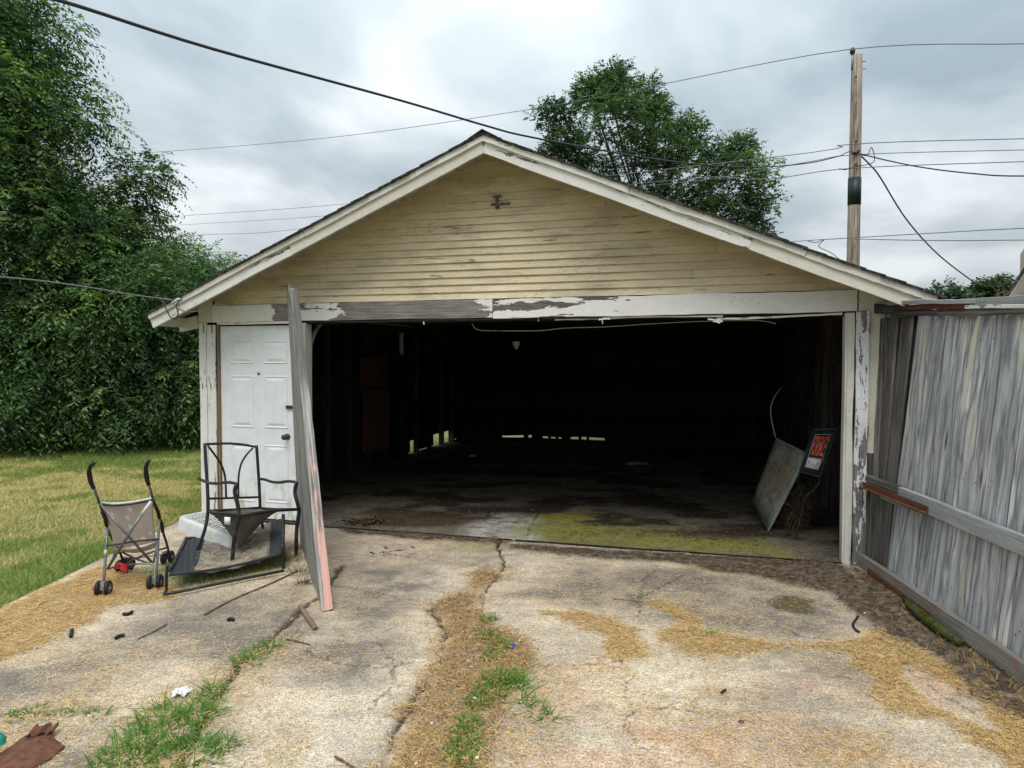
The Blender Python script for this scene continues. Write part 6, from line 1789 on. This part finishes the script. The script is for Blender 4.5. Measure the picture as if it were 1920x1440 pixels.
# tree behind the garage
blb = []
rg = random.Random(5)
for (px, py, r_) in [(1040, 215, .75), (1075, 275, 1.0), (1030, 300, .8), (1105, 175, .7), (1150, 165, .75), (1150, 150, .5), (1155, 225, 1.0), (1205, 185, .75), (1230, 225, .8), (1180, 290, 1.1), (1110, 340, 1.1),
                     (1245, 275, .9), (1290, 250, .75), (1285, 330, 1.1), (1340, 300, .8), (1390, 280, .7), (1405, 320, .7), (1350, 360, .9), (1405, 385, .7), (1230, 370, 1.1), (1320, 400, 1.0), (1410, 430, .7), (1180, 400, 1.1), (1060, 370, .9),
                     (1300, 460, 1.2), (1220, 470, 1.3), (1120, 450, 1.3)]:
    blb.append(Bl(px, py, 24 + rg.uniform(-1.4, 1.4), r_ * .78, r_ * .9, r_ * .66, .35 + r_ * .5))
tree('oak_tree', 'broad open-crowned tree rising behind the right roof slope of the garage', (P(1200, 500, 24).x, 24, 0), clumpy(blb, 9, .22, .5, .10, 8, .42), M['leaf_b'], 520, .32, 10, .11, .05, .30, 61, trunk_r=.13, shell=.25, wfac=.5)
for (px, py, dep, lab, sd) in ((1772, 560, 42, 'small round distant tree just right of the garage roof end', 71), (1862, 548, 44, 'distant tree beside the neighbouring roof corner', 72)):
    b_ = [Bl(px, py, dep, .9, 1.2, .75), Bl(px - 14, py + 14, dep, .9, 1.2, .7), Bl(px + 16, py + 12, dep, .9, 1.2, .75)]
    if sd == 72: b_ += [Bl(px - 22, py - 2, dep, .55, .8, .5, .6), Bl(px + 22, py - 8, dep, .7, .8, .6, .7)]
    tree('distant_tree', lab, (P(px, py, dep).x, dep, 0), b_, M['leaf_far'], 200, .5, 7, .22, .1, .4, sd, 'tree', 'distant trees at right', .15, True, .3, .6)
# far wood ringing the plot, low
tl = [((x_, 62 + 6 * math.sin(x_ * .3), 1.6), (4.5, 2, 2.0), 1.0) for x_ in range(-60, 80, 6)]
C_, D1, L1, W1, N1, T1 = sprays(tl, 260, .9, 6, .5, .1, .35, .5, 81, .6)
o = leaves_mesh('far_wood', C_, D1, L1, W1, N1, T1, M['leaf_far'], None); tag(o, kind='stuff')

# ------------------------------------------------------------------ NEIGHBOUR'S HOUSE CORNER
q = P(1890, 560, 10.5); hx0 = q.x
nh = thing('neighbour_house', 'corner of a neighbouring house roof with brown eave at the far right', 'house', (hx0 + .5, 10.5, 0))
rise = (P(1920, 514, 10.5).z - q.z) / (P(1920, 514, 10.5).x - hx0)
W2 = 3.2
def hz_(x): return q.z + rise * (x - hx0)
sh = Vector((5.2, 6.6, 0))
a4 = [Vector((hx0, 10.4, q.z)), Vector((hx0 + W2, 10.4, hz_(hx0 + W2)))]
V, Fc = plate_vf([a4[0], a4[1], a4[1] + sh, a4[0] + sh], .10); mk('roof', V, Fc, M['shingle'], nh)
board('fascia', M['house_trim'], (hx0 - .02, 10.37, q.z - .02), (hx0 + W2, 10.37, hz_(hx0 + W2) - .02), (0, 0, 1), .13, .03, parent=nh)
mk('wall', [(hx0 + .45, 10.9, 0), (hx0 + W2, 10.9, 0), (hx0 + W2, 10.9, hz_(hx0 + W2)), (hx0 + .45, 10.9, hz_(hx0 + .45)), (hx0 + 5.5, 16.8, 0), (hx0 + W2 + 5.05, 16.8, 0), (hx0 + W2 + 5.05, 16.8, hz_(hx0 + W2)), (hx0 + 5.5, 16.8, hz_(hx0 + .45))],
   [(0, 1, 2, 3), (7, 6, 5, 4), (0, 3, 7, 4), (1, 5, 6, 2)], M['house_wall'], nh)
for k in range(5):
    y_ = 11.3 + k * 1.1; xo = (y_ - 10.4) * 5.2 / 6.6; board('rafter_tail', M['house_trim'], (hx0 + xo + .02, y_, q.z - .06), (hx0 + xo + .5, y_, hz_(hx0 + .5) - .06), (0, 0, 1), .09, .04, parent=nh, n=2)
# bare vine in front of the far eave
mb = MB(); rg = random.Random(9)
for k in range(7):
    p0 = P(1868 + rg.uniform(-4, 4), 566, 9.6); pts = [p0]
    for j in range(4): p0 = p0 + Vector((rg.uniform(-.04, .10), 0, rg.uniform(.03, .09))); pts.append(p0)
    V, Fc = tube_vf(pts, .004, 4); mb.add(V, Fc)
o = mb.build('bare_vine', M['stick'], None); tag(o, 'bare twiggy vine above the fence by the neighbouring roof', 'vine'); 

# ------------------------------------------------------------------ SMALL LITTER
def stick(name, label, pts, r, mat, cat='stick', group=None, h=None):
    h = r if h is None else h
    V = [G(a_, b_, h + .002) for a_, b_ in pts]
    o = tube(name, V, r, mat, None, 7, k=3 if len(V) > 2 else 0); return tag(o, label, cat, group)
stick('stick', 'short thick brown stick lying just left of the plank foot', [(563, 1137), (577, 1158), (591, 1177)], .016, M['stick'])
stick('stick', 'long thin stick slanting across the concrete towards the plank', [(383, 1152), (440, 1122), (500, 1097), (558, 1070)], .006, M['stick'])
stick('twig', 'thin dark twig on the concrete below the thick stick', [(537, 1198), (560, 1203), (580, 1208)], .0045, M['stick'], 'twig')
stick('twig', 'brown twig in straw left of the drive joint', [(258, 1198), (285, 1185), (312, 1170)], .005, M['stick'], 'twig')
stick('twig', 'small dark twig at the bottom edge left of the soil strip', [(628, 1418), (645, 1428), (668, 1442)], .005, M['stick'], 'twig')
stick('twig', 'thin twig on the straw close to the lawn edge behind the stroller', [(70, 1137), (82, 1130), (90, 1127)], .006, M['stick'], 'twig')
stick('twig', 'pale stalk lying across the grey slab right of the drive centre', [(1150, 1123), (1200, 1127), (1240, 1140)], .0035, M['straw'] and M['brown_strip'], 'twig')
stick('twig', 'long pale stalk in the dirt beneath the fence iron', [(1525, 1088), (1560, 1096), (1600, 1108)], .004, M['brown_strip'], 'twig')
stick('twig', 'dark twig on litter in front of the fence', [(1640, 1195), (1660, 1203), (1672, 1210)], .006, M['stick'], 'twig')
for pts, lab in (([(231, 1151), (240, 1151), (248, 1147)], 'black foam tube scrap nearest the stroller wheels'), ([(217, 1196), (224, 1192), (233, 1191)], 'black foam tube scrap curled below the other two'), ([(133, 1193), (134, 1186), (135, 1181)], 'black foam tube scrap standing crosswise at the left'), ([(427, 1162), (433, 1160), (438, 1162)], 'black rubber scrap under the long thin stick')):
    stick('foam_scrap', lab, pts, .011, M['rubber'], 'scrap', 'black foam scraps on the concrete')
stick('strap_hook', 'black bent strap hook lying on the pale patch near the fence', [(1609, 1156), (1602, 1165), (1599, 1172), (1604, 1180), (1611, 1185)], .007, M['rubber'], 'strap')
stick('bolt', 'small dark bolt on the tan concrete right of the thin crack', [(1352, 1299), (1356, 1296), (1361, 1293)], .006, M['black_metal'], 'bolt')
q = G(1390, 1354, .003)
V, Fc = [], []
for k in range(16):
    a_ = 2 * math.pi * k / 16
    for r_, z_ in ((.014, 0), (.014, .004), (.007, .004), (.007, 0)): V.append((q.x + r_ * math.cos(a_), q.y + r_ * math.sin(a_), .004 + z_))
for k in range(16):
    for j in range(4): Fc.append((k * 4 + j, k * 4 + (j + 1) % 4, ((k + 1) % 16) * 4 + (j + 1) % 4, ((k + 1) % 16) * 4 + j))
tag(mk('washer', V, Fc, M['grey_metal'], None), 'round grey metal washer on the rust-streaked concrete', 'washer')
q = G(962, 1213, .004)
o = lathe('bottle_cap', [(.014, 0), (.014, .012), (.012, .014), (.001, .014)], M['blue'], None, (q.x, q.y, .004), 'z', 14, False); tag(o, 'blue plastic bottle cap beside the grass of the soil strip', 'bottle cap')
def crumple(name, label, cat, px, py, rx, ry, h, mat, seed, n=9):
    c_ = G(px, py); r_ = random.Random(seed)
    V = []; Fc = []
    for j in range(n + 1):
        for i in range(n + 1):
            u, v = i / n * 2 - 1, j / n * 2 - 1; e_ = max(0, 1 - (u * u + v * v) * .5)
            V.append((c_.x + u * rx * (1 + r_.uniform(-.25, .25)), c_.y + v * ry * (1 + r_.uniform(-.25, .25)), .008 + h * e_ * r_.uniform(.2, 1)))
    for j in range(n):
        for i in range(n):
            Fc.append((j * (n + 1) + i, j * (n + 1) + i + 1, (j + 1) * (n + 1) + i + 1, (j + 1) * (n + 1) + i))
    return tag(mk(name, V, Fc, mat, None), label, cat)
crumple('crumpled_paper', 'crumpled white tissue lying in the green grass of the drive joint', 'paper', 340, 1303, .038, .04, .04, M['paper'], 1)
crumple('paper_scrap', 'flat square white paper scrap on straw near the fence', 'paper', 1650, 1231, .017, .024, .004, M['paper'], 2, 2)
crumple('paper_scrap', 'crumpled pale blue paper on the dark floor deep in the bay', 'paper', 1195, 871, .17, .14, .04, M['paper_blue'], 3)
crumple('paper_scrap', 'small white scrap on the dark floor left of centre in the bay', 'paper', 886, 857, .05, .07, .05, M['paper'], 4, 5)
for i, (px, py, s_) in enumerate([(1570, 1120, .014), (1590, 1129, .012), (1622, 1149, .012), (1643, 1168, .014), (1642, 1157, .010), (1548, 1052, .013), (1258, 1014, .010), (988, 1013, .009), (1195, 1030, .008), (975, 1200, .012), (884, 1250, .013), (878, 1237, .010), (890, 1308, .016), (893, 1420, .018), (810, 1355, .012), (780, 1430, .010), (430, 1323, .01), (1815, 1203, .010)]):
    q = G(px, py, .008); r_ = random.Random(i)
    s_ *= .75; V = [(q.x + r_.uniform(.6, 1.2) * s_ * a_, q.y + r_.uniform(.6, 1.3) * s_ * b_, .006 + max(c_, 0) * s_ * .6) for a_, b_, c_ in ((1, 0, 0), (.5, .8, .2), (-.5, .9, 0), (-1, 0, .2), (-.4, -.9, 0), (.5, -.8, .1), (0, 0, 1))]
    Fc = [(0, 1, 6), (1, 2, 6), (2, 3, 6), (3, 4, 6), (4, 5, 6), (5, 0, 6), (5, 4, 3, 2, 1, 0)]
    tag(mk('white_chip', V, Fc, M['paper'], None), 'one of the small white paint chips strewn over the drive and dirt', 'paint chip', 'white paint chips on the ground')
# rusty sheet
rt = thing('rusty_scrap', 'rusty brown bent metal scrap in the lower left corner', 'scrap metal', G(50, 1410))
pl = [(-60, 1470), (0, 1412), (30, 1392), (48, 1378), (75, 1372), (98, 1372), (104, 1386), (122, 1398), (100, 1418), (60, 1440), (20, 1470)]
V = []; cc0 = G(40, 1420)
for (px, py) in pl: q = G(px, py, .01); V.append(q)
n_ = len(V)
cen = G(45, 1412, .03)
V2 = [cen] + V + [v.lerp(cen, .5) + Vector((0, 0, .006 * (1 if i % 2 else .4))) for i, v in enumerate(V)]
Fc = []
for i in range(n_):
    j = (i + 1) % n_; Fc += [(1 + i, 1 + j, 1 + n_ + j, 1 + n_ + i), (1 + n_ + i, 1 + n_ + j, 0)]
V3 = V2 + [v - Vector((0, 0, .006)) for v in V2]; k0 = len(V2)
Fc += [tuple(reversed([x + k0 for x in f])) for f in Fc] + [(1 + i, 1 + i + k0, 1 + (i + 1) % n_ + k0, 1 + (i + 1) % n_) for i in range(n_)]
mk('scrap_blade', V3, Fc, M['rust'], rt)
q0, q1 = G(50, 1384, .015), G(100, 1376, .015); V, Fc = plate_vf([q0, q1, q1 + Vector((0, .05, .015)), q0 + Vector((0, .05, .02))], .012, 8, 2, lambda u, v: Vector((0, .012 * math.sin(u * 23), .008 * math.sin(u * 15)))); mk('socket_edge', V, Fc, M['rust'], rt)
o = lathe('teal_cap', [(.03, 0), (.032, .02), (.02, .04), (.004, .045)], M['teal'], None, (G(-4, 1422).x, G(-4, 1422).y, .06), 'z', 12, False); tag(o, 'teal plastic piece resting on the rusty scrap at the left border', 'plastic piece')
# leaf piles just inside the bay
def leafpile(label, px, py, rx, ry, n, seed):
    rg_ = np.random.default_rng(seed); c_ = G(px, py)
    x_ = c_.x + rg_.normal(0, rx, n); y_ = c_.y + rg_.normal(0, ry, n)
    C_ = np.stack([x_, y_, .022 + rg_.random(n) * .035], 1)
    a_ = rg_.uniform(0, 6.28, n); D_1 = np.stack([np.cos(a_), np.sin(a_), rg_.normal(0, .25, n)], 1); N_1 = rg_.normal(0, .4, (n, 3)); N_1[:, 2] += 1
    L_1 = rg_.uniform(.03, .08, n)
    o = leaves_mesh('dead_leaves', C_, D_1, L_1, L_1 * .35, N_1, np.clip(rg_.normal(.3, .3, n), 0, 1), M['deadleaf'], None)
    return tag(o, label, 'dead leaves')
M['deadleaf'] = leaf_mat('dead_leaf', (0.02, 0.012, 0.008), (0.10, 0.045, 0.025), (0.22, 0.11, 0.06), .1)
leafpile('pile of dead reddish leaves just inside the bay near the plank', 692, 984, .14, .07, 130, 1)
leafpile('few curled dark leaves on the floor above the pale concrete patch', 913, 972, .07, .04, 26, 2)
leafpile('scattered dead leaves further back on the left of the bay floor', 720, 930, .35, .25, 46, 3)
leafpile('thin dry leaves scattered on the apron between plank and soil strip', 730, 1042, .10, .05, 16, 4)
print('objects', len(bpy.data.objects))
